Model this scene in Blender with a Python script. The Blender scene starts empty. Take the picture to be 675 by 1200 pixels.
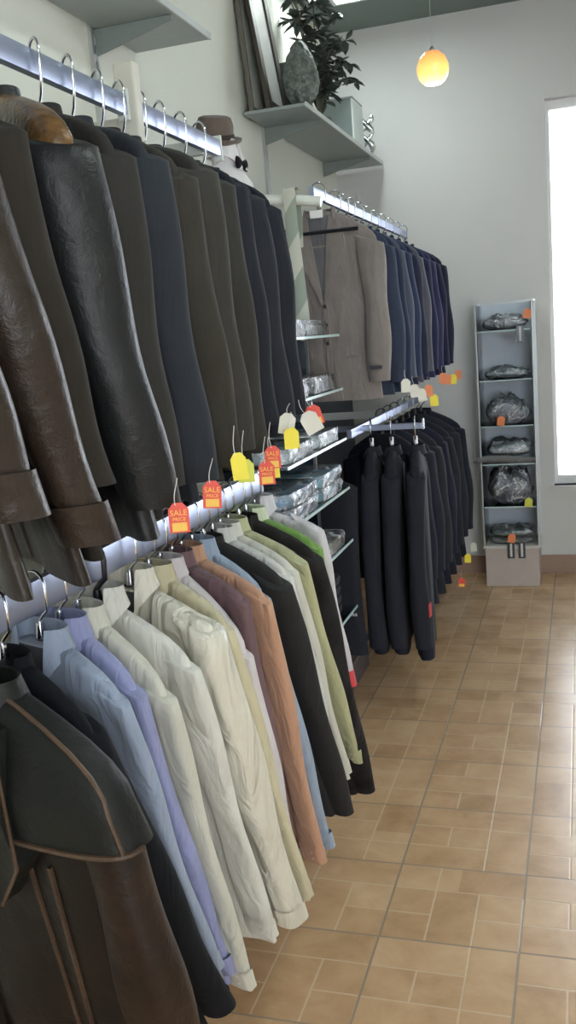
import bpy, math, random
from mathutils import Vector, Matrix
R = math.radians
random.seed(7)
col = bpy.context.scene.collection
XR = -0.84            # plane of the clothes rails
WX = -1.36            # left wall
BY = 5.65             # back wall
ZC = 3.2              # ceiling

# ------------------------------------------------------------------ materials
def nmat(name):
    m = bpy.data.materials.new(name); m.use_nodes = True
    nt = m.node_tree; b = nt.nodes['Principled BSDF']
    return m, nt, b
def noise(nt, scale, detail=4, rough=.6, vec=None, dist=0):
    n = nt.nodes.new('ShaderNodeTexNoise'); n.inputs['Scale'].default_value = scale
    n.inputs['Detail'].default_value = detail; n.inputs['Roughness'].default_value = rough
    n.inputs['Distortion'].default_value = dist
    if vec is None:
        tc = nt.nodes.new('ShaderNodeTexCoord'); vec = tc.outputs['Object']
    nt.links.new(vec, n.inputs['Vector']); return n
def ramp(nt, fac, stops):
    r = nt.nodes.new('ShaderNodeValToRGB'); e = r.color_ramp.elements
    while len(e) < len(stops): e.new(.5)
    for el, (p, c) in zip(e, stops): el.position = p; el.color = (*c, 1)
    nt.links.new(fac, r.inputs['Fac']); return r
def bump(nt, b, h, strength=.3, dist=.002):
    n = nt.nodes.new('ShaderNodeBump'); n.inputs['Strength'].default_value = strength
    n.inputs['Distance'].default_value = dist
    nt.links.new(h, n.inputs['Height']); nt.links.new(n.outputs['Normal'], b.inputs['Normal'])
def sc(c, k): return tuple(min(1, x*k) for x in c)
_mc = {}
def cloth(c, rough=.85, sheen=.25, var=.12, weave=900, fold=.5):
    key = ('cloth', c, rough, sheen)
    if key in _mc: return _mc[key]
    m, nt, b = nmat('cloth')
    n = noise(nt, 9, 5)
    r = ramp(nt, n.outputs['Fac'], [(.3, sc(c, 1-var)), (.7, sc(c, 1+var))])
    nt.links.new(r.outputs['Color'], b.inputs['Base Color'])
    b.inputs['Roughness'].default_value = rough
    sheen = sheen*min(1, max(c)*3); b.inputs['Sheen Weight'].default_value = sheen
    b.inputs['Sheen Roughness'].default_value = .5
    b.inputs['Specular IOR Level'].default_value = .25 if max(c) > .1 else .12
    tc = nt.nodes.new('ShaderNodeTexCoord')
    mp = nt.nodes.new('ShaderNodeMapping'); mp.inputs['Scale'].default_value = (1, 1, .25)
    nt.links.new(tc.outputs['Object'], mp.inputs['Vector'])
    n2 = noise(nt, 22, 3, .5, mp.outputs['Vector'], .6)
    bump(nt, b, n2.outputs['Fac'], fold, .024 if max(c) > .12 else .012)
    _mc[key] = m; return m
def leather(c, rough=.38, c2=None):
    key = ('leather', c, rough, c2)
    if key in _mc: return _mc[key]
    m, nt, b = nmat('leather')
    n = noise(nt, 7, 7, .7)
    c2 = c2 or sc(c, 1.7)
    r = ramp(nt, n.outputs['Fac'], [(.35, c), (.68, c2)])
    nt.links.new(r.outputs['Color'], b.inputs['Base Color'])
    b.inputs['Roughness'].default_value = rough; b.inputs['Specular IOR Level'].default_value = .32
    n2 = noise(nt, 30, 6, .65, None, .4)
    bump(nt, b, n2.outputs['Fac'], .55, .006)
    _mc[key] = m; return m
def plain(name, c, rough=.5, metal=0, spec=.5, coat=0, var=.0):
    key = ('plain', name, c, rough, metal)
    if key in _mc: return _mc[key]
    m, nt, b = nmat(name)
    n = noise(nt, 14, 4)
    r = ramp(nt, n.outputs['Fac'], [(.3, sc(c, 1-max(var, .04))), (.7, sc(c, 1+max(var, .04)))])
    nt.links.new(r.outputs['Color'], b.inputs['Base Color'])
    b.inputs['Roughness'].default_value = rough; b.inputs['Metallic'].default_value = metal
    b.inputs['Specular IOR Level'].default_value = spec; b.inputs['Coat Weight'].default_value = coat
    _mc[key] = m; return m
def clear(name, tint, gloss=.15, rough=.05, crinkle=0, body=0.0, bodyc=(.8, .85, .9)):
    m = bpy.data.materials.new(name); m.use_nodes = True; nt = m.node_tree; nt.nodes.clear()
    out = nt.nodes.new('ShaderNodeOutputMaterial')
    tr = nt.nodes.new('ShaderNodeBsdfTransparent'); tr.inputs['Color'].default_value = (*tint, 1)
    gl = nt.nodes.new('ShaderNodeBsdfGlossy'); gl.inputs['Roughness'].default_value = rough
    lw = nt.nodes.new('ShaderNodeFresnel'); lw.inputs['IOR'].default_value = 1.5
    ad = nt.nodes.new('ShaderNodeMath'); ad.operation = 'ADD'; ad.inputs[1].default_value = gloss; ad.use_clamp = True
    mx = nt.nodes.new('ShaderNodeMixShader')
    nt.links.new(lw.outputs[0], ad.inputs[0]); nt.links.new(ad.outputs[0], mx.inputs[0])
    if body:
        df = nt.nodes.new('ShaderNodeBsdfDiffuse'); df.inputs['Color'].default_value = (*bodyc, 1)
        m2 = nt.nodes.new('ShaderNodeMixShader'); m2.inputs[0].default_value = body
        if crinkle:
            nn = noise(nt, 13, 5, .6, None, 2.2); rr_ = ramp(nt, nn.outputs['Fac'], [(.47, (0, 0, 0)), (.52, (.08, .08, .08)), (.62, (.75, .75, .75))])  # crinkle highlights painted as white diffuse streaks in the plastic
            mm = nt.nodes.new('ShaderNodeMath'); mm.operation = 'MULTIPLY_ADD'; mm.use_clamp = True; nt.links.new(rr_.outputs[0], mm.inputs[0]); mm.inputs[1].default_value = body*2.2; mm.inputs[2].default_value = .05
            nt.links.new(mm.outputs[0], m2.inputs[0])
        nt.links.new(tr.outputs[0], m2.inputs[1]); nt.links.new(df.outputs[0], m2.inputs[2])
        nt.links.new(m2.outputs[0], mx.inputs[1])
    else:
        nt.links.new(tr.outputs[0], mx.inputs[1])
    nt.links.new(gl.outputs[0], mx.inputs[2]); nt.links.new(mx.outputs[0], out.inputs[0])
    if crinkle:
        tc = nt.nodes.new('ShaderNodeTexCoord'); n = noise(nt, 16, 4, .6, tc.outputs['Object'], 1.5)
        bp = nt.nodes.new('ShaderNodeBump'); bp.inputs['Strength'].default_value = crinkle; bp.inputs['Distance'].default_value = .02
        nt.links.new(n.outputs['Fac'], bp.inputs['Height']); nt.links.new(bp.outputs['Normal'], gl.inputs['Normal'])
    return m
def emit(name, c, s):
    m = bpy.data.materials.new(name); m.use_nodes = True; nt = m.node_tree
    b = nt.nodes['Principled BSDF']; b.inputs['Base Color'].default_value = (*c, 1)
    b.inputs['Emission Color'].default_value = (*c, 1); b.inputs['Emission Strength'].default_value = s
    return m

CHROME = plain('chrome', (.72, .74, .80), .16, 1)
RAILM = plain('rail_chrome', (.42, .46, .60), .4, 1)
STEEL = plain('steel', (.62, .64, .66), .3, 1)
WHITEMETAL = plain('painted_metal', (.62, .64, .62), .45)
BLACKPL = plain('black_plastic', (.012, .012, .016), .32, 0, .5)
DARKWOOD = plain('dark_wood', (.05, .04, .034), .4, 0, .5, .2, .3)
REDPL = plain('red_wood', (.33, .07, .06), .4, 0, .5, .2, .2)
GREYSHELF = plain('shelf_panel', (.30, .34, .33), .35)
GLASS = clear('glass', (.86, .93, .94), .03, .02)
GLASSEDGE = plain('glass_edge', (.55, .72, .74), .15)
WRAP = clear('plastic_wrap', (.95, .97, 1), .14, .14, .9, .34)
CREAM = plain('cream_paint', (.56, .54, .47), .55)
BUTTON = plain('button', (.03, .03, .03), .3)
PEARL = plain('pearl_button', (.8, .78, .74), .25)

# ------------------------------------------------------------------ mesh helpers
class MB:
    def __init__(s): s.v = []; s.f = []
    def add(s, vs, fs):
        k = len(s.v); s.v += [tuple(p) for p in vs]; s.f += [tuple(i+k for i in f) for f in fs]; return s
    def box(s, a, b, M=None):
        x0, y0, z0 = a; x1, y1, z1 = b
        vs = [Vector(p) for p in ((x0,y0,z0),(x1,y0,z0),(x1,y1,z0),(x0,y1,z0),(x0,y0,z1),(x1,y0,z1),(x1,y1,z1),(x0,y1,z1))]
        if M: vs = [M @ p for p in vs]
        return s.add(vs, [(0,3,2,1),(4,5,6,7),(0,1,5,4),(1,2,6,5),(2,3,7,6),(3,0,4,7)])
    def loft(s, rings, closed=True, cap=True):
        n = len(rings[0]); vs = [p for r in rings for p in r]; fs = []
        m = n if closed else n-1
        for i in range(len(rings)-1):
            for j in range(m):
                k = (j+1) % n
                fs.append((i*n+j, i*n+k, (i+1)*n+k, (i+1)*n+j))
        if cap and closed:
            for i, fl in ((0, True), (len(rings)-1, False)):
                c = sum((Vector(p) for p in rings[i]), Vector())/n; vs.append(c); ci = len(vs)-1
                for j in range(n):
                    k = (j+1) % n
                    fs.append((ci, i*n+k, i*n+j) if fl else (ci, i*n+j, i*n+k))
        return s.add(vs, fs)
    def tube(s, pts, r, n=8, cap=True):
        pts = [Vector(p) for p in pts]; rings = []
        rr = r if isinstance(r, (list, tuple)) else [r]*len(pts)
        t0 = (pts[1]-pts[0]).normalized()
        a = t0.orthogonal().normalized()
        for i, p in enumerate(pts):
            if i == 0: t = pts[1]-pts[0]
            elif i == len(pts)-1: t = pts[-1]-pts[-2]
            else: t = (pts[i+1]-pts[i]).normalized()+(pts[i]-pts[i-1]).normalized()
            t.normalize(); a = (a - t*a.dot(t)).normalized(); b = t.cross(a)
            rings.append([p+(a*math.cos(2*math.pi*k/n)+b*math.sin(2*math.pi*k/n))*rr[i] for k in range(n)])
        return s.loft(rings, True, cap)
    def lathe(s, prof, c, n=24, fn=None):
        rings = []
        for i, (r, z) in enumerate(prof):
            ring = []
            for k in range(n):
                a = 2*math.pi*k/n; q = r*(fn(a, z) if fn else 1)
                ring.append(Vector((c[0]+q*math.cos(a), c[1]+q*math.sin(a), c[2]+z)))
            rings.append(ring)
        return s.loft(rings)
    def prism(s, poly, M, d):
        n = len(poly); vs = [M @ Vector((x, y, 0)) for x, y in poly]+[M @ Vector((x, y, d)) for x, y in poly]
        fs = [tuple(range(n-1, -1, -1)), tuple(range(n, 2*n))]+[(i, (i+1) % n, n+(i+1) % n, n+i) for i in range(n)]
        return s.add(vs, fs)
    def build(s, name, mat, parent=None, smooth=True, angle=45, bevel=0):
        o0 = parent_origin(parent)
        me = bpy.data.meshes.new(name)
        me.from_pydata([(p[0]-o0[0], p[1]-o0[1], p[2]-o0[2]) for p in s.v], [], s.f); me.update()
        me.materials.append(mat)
        if smooth:
            me.shade_smooth(); me.set_sharp_from_angle(angle=R(angle))
        o = bpy.data.objects.new(name, me); col.objects.link(o)
        if parent: o.parent = parent
        if bevel:
            md = o.modifiers.new('bevel', 'BEVEL'); md.width = bevel; md.segments = 2; md.limit_method = 'ANGLE'
        return o
def parent_origin(p):
    v = Vector((0, 0, 0))
    while p: v += p.location; p = p.parent
    return v
def thing(name, label, cat, loc=(0, 0, 0), group=None):
    o = bpy.data.objects.new(name, None); col.objects.link(o); o.location = loc
    o.empty_display_size = .05
    o['label'] = label; o['category'] = cat
    if group: o['group'] = group
    return o
def tag(o, label, cat, group=None):
    o['label'] = label; o['category'] = cat
    if group: o['group'] = group
    return o
def struct(o): o['kind'] = 'structure'; return o
def stuff(o): o['kind'] = 'stuff'; return o

# ------------------------------------------------------------------ hangers
def hanger(hx, hy, zr, d, n, zn, hw, drop, label, mat, hookmat=CHROME, group=None, style='wood'):
    """hook over the blade rail, arms in the hanger plane d"""
    h = Vector((hx, hy, zr)); t = thing('clothes_hanger', label, 'hanger', (hx, hy, zn), group)
    P = lambda u, w, z: h+d*u+n*w+Vector((0, 0, z-zr))
    pts = [P(0, 0, zn+.012), P(0, 0, zn+.026), P(.012, 0, zn+.038), P(.024, 0, zr-.022), P(.026, 0, zr+.012)]
    for k in range(1, 8):
        a = math.pi*k/8; pts.append(P(.026*math.cos(a), 0, zr+.014+.026*math.sin(a)))
    pts += [P(-.026, 0, zr+.012), P(-.024, 0, zr-.006)]
    MB().tube(pts, .0026 if style != 'thick' else .0055, 8).build('hook', hookmat, t)
    m = MB(); th = .007 if style == 'plastic' else .009
    rings = []
    for k in range(-8, 9):
        q = k/8; u = q*(hw-.09); z = zn-.004-.012*smooth(abs(q)*2.5)-drop*.62*abs(q)**1.1
        hh = (.046 if style != 'wood' else .030)*(1-smooth(abs(q)*3))+.012; ww = th*(1+.2*abs(q))
        rings.append([P(u, ww*math.cos(a), z+hh*.5*math.sin(a)-hh*.3) for a in [2*math.pi*j/10 for j in range(10)]])
    m.loft(rings); m.build('hanger_arms', mat, t)
    m = MB().lathe([(.0, .024), (.007, .022), (.009, .0), (.009, -.004)], (hx, hy, zn+.002), 12)
    m.build('hook_collar', CHROME if style == 'plastic' else mat, t)
    return t

# ------------------------------------------------------------------ garments
def sgn(a): return (a > 0)-(a < 0)
def smooth(t): t = max(0, min(1, t)); return t*t*(3-2*t)
class Garment:
    def __init__(g, name, label, cat, hook, zr, S, H, zb, mat, th=.022, neck=.085, group=None, fold=.008, seed=0,
                 k=.85, flare=0.0, bodyw=.84):
        g.h = Vector((XR if hook[0] is None else hook[0], hook[1], 0)); g.zn = zr-neck; g.S = Vector(S); g.H = Vector(H)
        v = Vector((S[0]-g.h.x, S[1]-g.h.y, 0)); g.hw = v.length; g.d = v.normalized()
        n = Vector((g.d.y, -g.d.x, 0)); g.n = n
        g.lean = Vector((H[0]-S[0], H[1]-S[1], 0)); g.k = k; g.zb = zb; g.th = th; g.mat = mat
        g.fold = fold; g.ph = random.uniform(0, 6); g.kf = random.uniform(20, 34); g.flare = flare; g.bw0 = bodyw
        g.root = thing(name, label, cat, (g.h.x, g.h.y, g.zn), group)
        g.zS = S[2]
    def shift(g, z):
        t = max(0, (g.zS-z)/(g.zS-g.H.z)); return g.lean*(g.k*t)
    def W(g, u, w, z):
        return Vector((g.h.x, g.h.y, z))+g.shift(z)+g.d*u+g.n*w
    def half(g, z):
        drop = g.zn-g.zS; e = g.hw-.012
        if z >= g.zS:
            t = (g.zn-z)/drop
            return .05+(e-.05)*math.sin(math.pi/2*t)**.95
        t = (g.zS-z)
        a = smooth(t/.09)
        w = e*(1-a)+e*g.bw0*a
        L = g.zS-g.zb
        return w*(1+g.flare*(t/L))-.012*math.sin(math.pi*min(1, t/L))
    def thick(g, z):
        if z >= g.zS: return .019+(g.th-.017)*((g.zn-z)/(g.zn-g.zS))
        return g.th+.002*math.sin(3*z)
    def wav(g, u, z):
        t = max(0, min(1, (g.zS-z)/(g.zS-g.zb)))
        return g.fold*t*(math.sin(g.kf*u+g.ph)+.5*math.sin(g.kf*1.9*u+2*g.ph+2*z))
    def ring(g, z, off=0, N=44):
        b = g.half(z)+off; th = g.thick(z)+off; out = []
        for j in range(N):
            a = 2*math.pi*j/N; c, s_ = math.cos(a), math.sin(a)
            u = b*sgn(c)*abs(c)**.75; w = th*sgn(s_)*abs(s_)**.6
            out.append(g.W(u, w+g.wav(u, z), z))
        return out
    def front(g, u, z, off=0):
        b = g.half(z); c = min(.999, abs(u)/b)**(1/.75); s_ = math.sqrt(1-c*c)
        return g.W(u, g.thick(z)*s_**.6+g.wav(u, z)+off, z)
    def zs(g, z0, z1, m):
        return [z0+(z1-z0)*i/m for i in range(m+1)]
    def body(g):
        zz = [g.zn-(g.zn-g.zS)*t for t in (0, .05, .15, .3, .5, .7, .85, 1)]+g.zs(g.zS-.015, g.zS-.1, 4)+g.zs(g.zS-.13, g.zb, 12)
        rings = [g.ring(z) for z in zz]
        # turned-in hem
        z = g.zb; c = [g.W(0, 0, z)]
        rings.append([p.lerp(g.W((p-g.W(0, 0, z)).dot(g.d), g.wav((p-g.W(0, 0, z)).dot(g.d), z), z), .55)+Vector((0, 0, .004)) for p in rings[-1]])
        MB().loft(rings).build('body', g.mat, g.root, angle=60); return g
    def sleeve_path(g, s, t):
        """centre of sleeve; s=+1 outer, -1 inner ; t 0..1 shoulder->cuff"""
        z = g.zS+.004+(g.H.z-g.zS-.004)*t
        ul = g.hw-g.sr*(.85)
        x = g.lean*(t) if s > 0 else g.lean*(t*.8)
        base = Vector((g.h.x, g.h.y, z))+x
        bul = g.bulge*math.sin(math.pi*min(1, t*1.02))
        return base+g.d*(s*(ul+bul))+g.n*(.012*math.sin(math.pi*t*.9)*g.curve+g.soff)
    def sleeves(g, sr=.036, ex=.85, cuff=.028, tw=1.15, bulge=.012, curve=1, mat=None, soff=0, cuffmat=None, clen=.05, name='sleeve', seam=None):
        g.sr = sr; g.bulge = bulge; g.curve = curve; g.soff = soff; g.tw = tw; g.cuffr = cuff
        for s in (1, -1):
            AN = [2*math.pi*j/24*s for j in range(24)]; rings = []; M = 18
            for i in range(-3, M+1):
                t = max(0, i/M)
                c = g.sleeve_path(s, t)
                if i < 0:
                    q = (-i)/3; c = c-g.d*s*(.05*q)+Vector((0, 0, .022*math.sin(q*1.5))); rr = sr*(1-.72*q**1.5)
                else: rr = sr+(cuff-sr)*t+.003*math.sin(9*t+g.ph)
                ru = rr*(1.0); rw = rr*tw
                wr = [1+.05*math.sin(2*a+11*t+g.ph)*math.sin(math.pi*t) for a in AN]
                rings.append([c+g.d*(s*ru*w_*sgn(math.cos(a))*abs(math.cos(a))**ex)+g.n*(rw*w_*sgn(math.sin(a))*abs(math.sin(a))**ex)+Vector((0, 0, -.012*math.cos(a)*(1 if i <= 0 else max(0, 1-i/3)))) for a, w_ in zip(AN, wr)])
            last = rings[-1]; c = sum(last, Vector())/24
            rings.append([c+(p-c)*.8+Vector((0, 0, .002)) for p in last]); rings.append([c+(p-c)*.74+Vector((0, 0, .03)) for p in last])
            o = MB().loft(rings).build(name, mat or g.mat, g.root, angle=70)
            if clen:
                rr = []
                for i in range(5):
                    t = 1-clen/(g.zS-g.H.z)+(clen/(g.zS-g.H.z))*i/4*1.0
                    c = g.sleeve_path(s, t); q = cuff+(sr-cuff)*(1-t)+.0035
                    rr.append([c+g.d*(s*q*sgn(math.cos(a))*abs(math.cos(a))**ex)+g.n*((q*tw+.002)*sgn(math.sin(a))*abs(math.sin(a))**ex) for a in AN])
                c = sum(rr[-1], Vector())/24; rr.append([c+(p-c)*.8+Vector((0, 0, .001)) for p in rr[-1]])
                cf = MB().loft(rr, cap=False).build('cuff', cuffmat or mat or g.mat, o, angle=60)
                # cuff buttons on the viewer side
                mb = MB()
                for i in range(2):
                    t = 1-clen/(g.zS-g.H.z)*(.35+.4*i); c = g.sleeve_path(s, t)+g.d*(s*.4*cuff)+g.n*(cuff*tw*.93)
                    disc(mb, c, g.n, .004, .004)
                stuff_ = mb.build('cuff_buttons', PEARL if g.light else BUTTON, cf)
        return g
    def patch(g, A, B, off=.004, cols=4, rows=10, name='panel', mat=None, parent=None, lift=0):
        """slab lying on the front between two (u,z) polylines"""
        def samp(P, t):
            L = [0]
            for i in range(1, len(P)): L.append(L[-1]+math.hypot(P[i][0]-P[i-1][0], P[i][1]-P[i-1][1]))
            q = t*L[-1]
            for i in range(1, len(P)):
                if q <= L[i]+1e-9:
                    f = (q-L[i-1])/max(1e-9, L[i]-L[i-1]); return (P[i-1][0]+(P[i][0]-P[i-1][0])*f, P[i-1][1]+(P[i][1]-P[i-1][1])*f)
            return P[-1]
        top = []; bot = []
        for i in range(rows+1):
            a = samp(A, i/rows); b = samp(B, i/rows)
            for j in range(cols+1):
                f = j/cols; u = a[0]+(b[0]-a[0])*f; z = a[1]+(b[1]-a[1])*f
                top.append(g.front(u, z, off+lift*f)); bot.append(g.front(u, z, -.001))
        n = cols+1; N = len(top); fs = []
        for i in range(rows):
            for j in range(cols):
                k = i*n+j; fs.append((k, k+1, k+n+1, k+n)); fs.append((N+k, N+k+n, N+k+n+1, N+k+1))
        edge = [i for i in range(cols)]+[cols+n*i for i in range(rows)]+[rows*n+cols-i for i in range(cols)]+[n*(rows-i) for i in range(rows)]
        for i in range(len(edge)):
            a, b = edge[i], edge[(i+1) % len(edge)]; fs.append((a, N+a, N+b, b))
        return MB().add(top+bot, fs).build(name, mat or g.mat, parent or g.root, angle=40)
    def collar(g, ru=.058, rw=.03, h=.03, fall=.035, point=.03, flare=.016, span=150, mat=None, name='collar'):
        N = 28; rings = []
        for i in range(N+1):
            th = R(-span+2*span*i/N); q = abs(th)/R(span)
            ub, wb = math.sin(th), -math.cos(th)
            def p(r, z, fx=0): return g.W(ub*(ru+r), wb*(rw+r)+fx, z)
            ff = fall+point*q**5; fx = .012*q**3
            rings.append([p(-.002, g.zn-.012), p(.0, g.zn+h), p(.004, g.zn+h+.002), p(flare*.6, g.zn+h-ff*.5, fx*.6), p(flare, g.zn+h-ff, fx), p(flare-.004, g.zn+h-ff, fx), p(.004, g.zn+h-.006), p(.002, g.zn-.012)])
        MB().loft(rings).build(name, mat or g.mat, g.root, angle=50); return g
def disc(mb, c, n, r, t, k=12):
    n = n.normalized(); a = n.orthogonal().normalized(); b = n.cross(a)
    rings = [[c+n*(t*q)+(a*math.cos(2*math.pi*j/k)+b*math.sin(2*math.pi*j/k))*r*e for j in range(k)] for q, e in ((0, 1), (.7, 1), (1, .8))]
    mb.loft(rings)

def jacket(name, label, hook, zr, S, H, zb, c, th=.022, mat=None, lapel=True, hm=DARKWOOD, hstyle='wood', group=None, cat='jacket',
           short=None, hlabel=None, hgroup=None, lining=(.02, .02, .025), vdepth=.26, sleeve={}, front=True, neck=.085, fold=.006, bodyw=.84, hookmat=CHROME, flare=0.0):
    m = mat or cloth(c)
    g = Garment(name, label, cat, hook, zr, S, H, zb, m, th, neck, group, fold, bodyw=bodyw, flare=flare); g.light = False
    g.body(); g.sleeves(**{**dict(sr=.038, cuff=.03, tw=1.05, clen=0), **sleeve})
    zn = g.zn; zv = max(zn-vdepth, g.zb+.1)
    if front:
        g.patch([(-.045, zn-.012), (-.004, zv)], [(.045, zn-.012), (.004, zv)], .0015, name='lining', mat=cloth(lining))
        for s in (1, -1):
            g.patch([(s*.04, zn-.014), (s*.03, zn-.08), (s*.002, zv)], [(s*.066, zn-.03), (s*.098, zn-.10), (s*.006, zv-.006)], .007, name='lapel', lift=.003)
        g.patch([(-.004, zv), (-.006, g.zb+.012)], [(.012, zv), (.012, g.zb+.006)], .005, 2, 10, 'front_placket')
        for s in (1, -1):
            zp = g.zS+(g.zb-g.zS)*.66
            g.patch([(s*.06, zp), (s*.06, zp-.028)], [(s*(g.half(zp)-.045), zp+.004), (s*(g.half(zp)-.045), zp-.024)], .006, 4, 3, 'pocket_flap')
        zz = [zv-.012, zv-.075, zv-.138]
        for z in zz:
            if z > g.zb+.03:
                mb = MB(); disc(mb, g.front(.004, z, .005), g.n, .0065, .004); mb.build('button', BUTTON, g.root)
    g.collar(.052, .026, .012, .035, .0, .012, 118)
    if hm:
        hanger(g.h.x, g.h.y, zr, g.d, g.n, zn, g.hw, zn-g.zS, hlabel or 'dark wooden hanger with chrome hook carrying the '+short, hm, hookmat, hgroup, hstyle)
    return g
def shirt(label, hook, zr, S, H, zb, c, th=.016, mat=None, group=None, short=None, stripe=False, hm=BLACKPL, collar=None, cuffm=None, sleeve={}, fold=.008, collarm=None, thick=False):
    m = mat or cloth(c, .8, .15, .05, fold=.7)
    g = Garment('hanging_shirt', label, 'shirt', hook, zr, S, H, zb, m, th, .075, group, fold, flare=.10, k=1.0, bodyw=.9); g.light = True
    g.body(); g.sleeves(**{**dict(sr=.038, cuff=.030, tw=.42, ex=.6, bulge=.008, cuffmat=cuffm, clen=.05), **sleeve})
    zn = g.zn
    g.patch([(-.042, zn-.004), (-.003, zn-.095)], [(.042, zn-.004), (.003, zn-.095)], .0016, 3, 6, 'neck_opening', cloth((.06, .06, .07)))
    g.patch([(-.011, zn-.075), (-.011, zb+.01)], [(.011, zn-.075), (.011, zb+.01)], .0035, 2, 14, 'placket')
    for i in range(6):
        z = zn-.09-i*.085
        if z > zb+.03:
            mb = MB(); disc(mb, g.front(0, z, .0035), g.n, .0045, .003); mb.build('button', PEARL, g.root)
    zp = zn-.2
    g.patch([(.055, zp), (.055, zp-.085)], [(.125, zp), (.125, zp-.085)], .003, 3, 4, 'chest_pocket')
    g.collar(**{**dict(ru=.056, rw=.026, h=.026, fall=.034, point=.052, flare=.014, span=138, mat=collarm), **(collar or {})})
    hanger(g.h.x, g.h.y, zr, g.d, g.n, zn+.006, g.hw, zn-g.zS, ('thick black plastic hanger with black hook inside the ' if thick else 'black plastic hanger with chrome hook inside the ')+short, hm, BLACKPL if thick else CHROME, None, 'thick' if thick else 'plastic')
    return g

# ------------------------------------------------------------------ setting
def shell():
    # floor: big square tiles pressed with a block pattern
    m, nt, b = nmat('floor_tiles'); L = nt.links; N = nt.nodes
    geo = N.new('ShaderNodeNewGeometry'); sep = N.new('ShaderNodeSeparateXYZ'); L.new(geo.outputs['Position'], sep.inputs[0])
    def mth(op, a, bb=None, c=None):
        n = N.new('ShaderNodeMath'); n.operation = op
        for i, v in enumerate((a, bb, c)):
            if v is None: continue
            if isinstance(v, (int, float)): n.inputs[i].default_value = v
            else: L.new(v, n.inputs[i])
        return n.outputs[0]
    TX, TY = .3455, .3333
    u = mth('DIVIDE', mth('ADD', sep.outputs[0], .174+TX*10), TX); v = mth('DIVIDE', mth('SUBTRACT', sep.outputs[1], 2.07-TY*20), TY)
    iu, iv = mth('FLOOR', u), mth('FLOOR', v); fu, fv = mth('FRACT', u), mth('FRACT', v)
    cid = N.new('ShaderNodeCombineXYZ'); L.new(iu, cid.inputs[0]); L.new(iv, cid.inputs[1])
    wn = N.new('ShaderNodeTexWhiteNoise'); wn.noise_dimensions = '2D'; L.new(cid.outputs[0], wn.inputs['Vector'])
    flip = mth('GREATER_THAN', wn.outputs['Value'], .5)
    def mixv(f, a, bb): return mth('ADD', mth('MULTIPLY', a, mth('SUBTRACT', 1, f)), mth('MULTIPLY', bb, f))
    # second level: quarter blocks flip again so the pressed pattern mixes directions
    p = mixv(flip, fu, fv); q = mixv(flip, fv, fu)
    left = mth('LESS_THAN', p, .6667)
    # left two thirds: three courses split at varying points ; right third: cross blocks
    row = mth('FLOOR', mth('MULTIPLY', q, 3))
    off = mth('MULTIPLY', mth('FRACT', mth('MULTIPLY', mth('ADD', mth('ADD', row, iu), mth('MULTIPLY', iv, 2)), .5)), .6667)
    la = mth('FRACT', mth('MULTIPLY', q, 3)); lb = mth('ABSOLUTE', mth('SUBTRACT', p, mth('ADD', .0, off)))
    dl = mth('MINIMUM', mth('DIVIDE', mth('MINIMUM', la, mth('SUBTRACT', 1, la)), 3), mth('ABSOLUTE', mth('SUBTRACT', p, mth('ADD', .3333, mth('MULTIPLY', off, .0)))))
    dl_row = mth('DIVIDE', mth('MINIMUM', la, mth('SUBTRACT', 1, la)), 3)
    # vertical split present only on rows chosen by parity
    par = mth('MODULO', mth('ADD', row, mth('FLOOR', mth('MULTIPLY', wn.outputs['Value'], 7))), 2)
    dsplit = mth('ADD', mth('ABSOLUTE', mth('SUBTRACT', p, .3333)), mth('MULTIPLY', par, 1))
    dL = mth('MINIMUM', dl_row, dsplit)
    dR = mth('ABSOLUTE', mth('SUBTRACT', q, mixv(mth('GREATER_THAN', mth('FRACT', mth('MULTIPLY', wn.outputs['Value'], 13)), .5), .3333, .6667)))
    dd = mth('MINIMUM', mixv(left, dR, dL), mth('ABSOLUTE', mth('SUBTRACT', p, .6667)))
    inner = mth('SMOOTH_MIN', mth('DIVIDE', dd, .012), 1, .1)
    eu = mth('MINIMUM', fu, mth('SUBTRACT', 1, fu)); ev = mth('MINIMUM', fv, mth('SUBTRACT', 1, fv))
    grout = mth('LESS_THAN', mth('MINIMUM', eu, ev), .009)
    # block id for tone
    bid = N.new('ShaderNodeCombineXYZ')
    L.new(mth('ADD', mth('MULTIPLY', iu, 3), mixv(left, 2, mth('MULTIPLY', mth('GREATER_THAN', p, .3333), mth('SUBTRACT', 1, par)))), bid.inputs[0])
    L.new(mth('ADD', mth('MULTIPLY', iv, 3), mixv(left, mth('GREATER_THAN', q, .5), row)), bid.inputs[1])
    w2 = N.new('ShaderNodeTexWhiteNoise'); w2.noise_dimensions = '2D'; L.new(bid.outputs[0], w2.inputs['Vector'])
    n1 = noise(nt, 6, 6, .65, geo.outputs['Position'], .4)
    tone = mth('ADD', mth('MULTIPLY', w2.outputs['Value'], .26), mth('MULTIPLY', n1.outputs['Fac'], 1.0))
    r = ramp(nt, tone, [(.35, (.42, .25, .13)), (.62, (.55, .35, .195)), (.95, (.66, .45, .27))])
    mx = N.new('ShaderNodeMix'); mx.data_type = 'RGBA'; L.new(inner, mx.inputs['Factor']); mx.inputs['A'].default_value = (.64, .47, .31, 1)
    L.new(r.outputs['Color'], mx.inputs['B'])
    m2 = N.new('ShaderNodeMix'); m2.data_type = 'RGBA'; L.new(grout, m2.inputs['Factor']); L.new(mx.outputs['Result'], m2.inputs['A'])
    m2.inputs['B'].default_value = (.33, .25, .18, 1)
    L.new(m2.outputs['Result'], b.inputs['Base Color']); b.inputs['Roughness'].default_value = .27
    b.inputs['Specular IOR Level'].default_value = .5
    hh = mth('SUBTRACT', mth('ADD', mth('MULTIPLY', inner, .4), mth('MULTIPLY', n1.outputs['Fac'], .3)), grout)
    bump(nt, b, hh, .35, .003)
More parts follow.
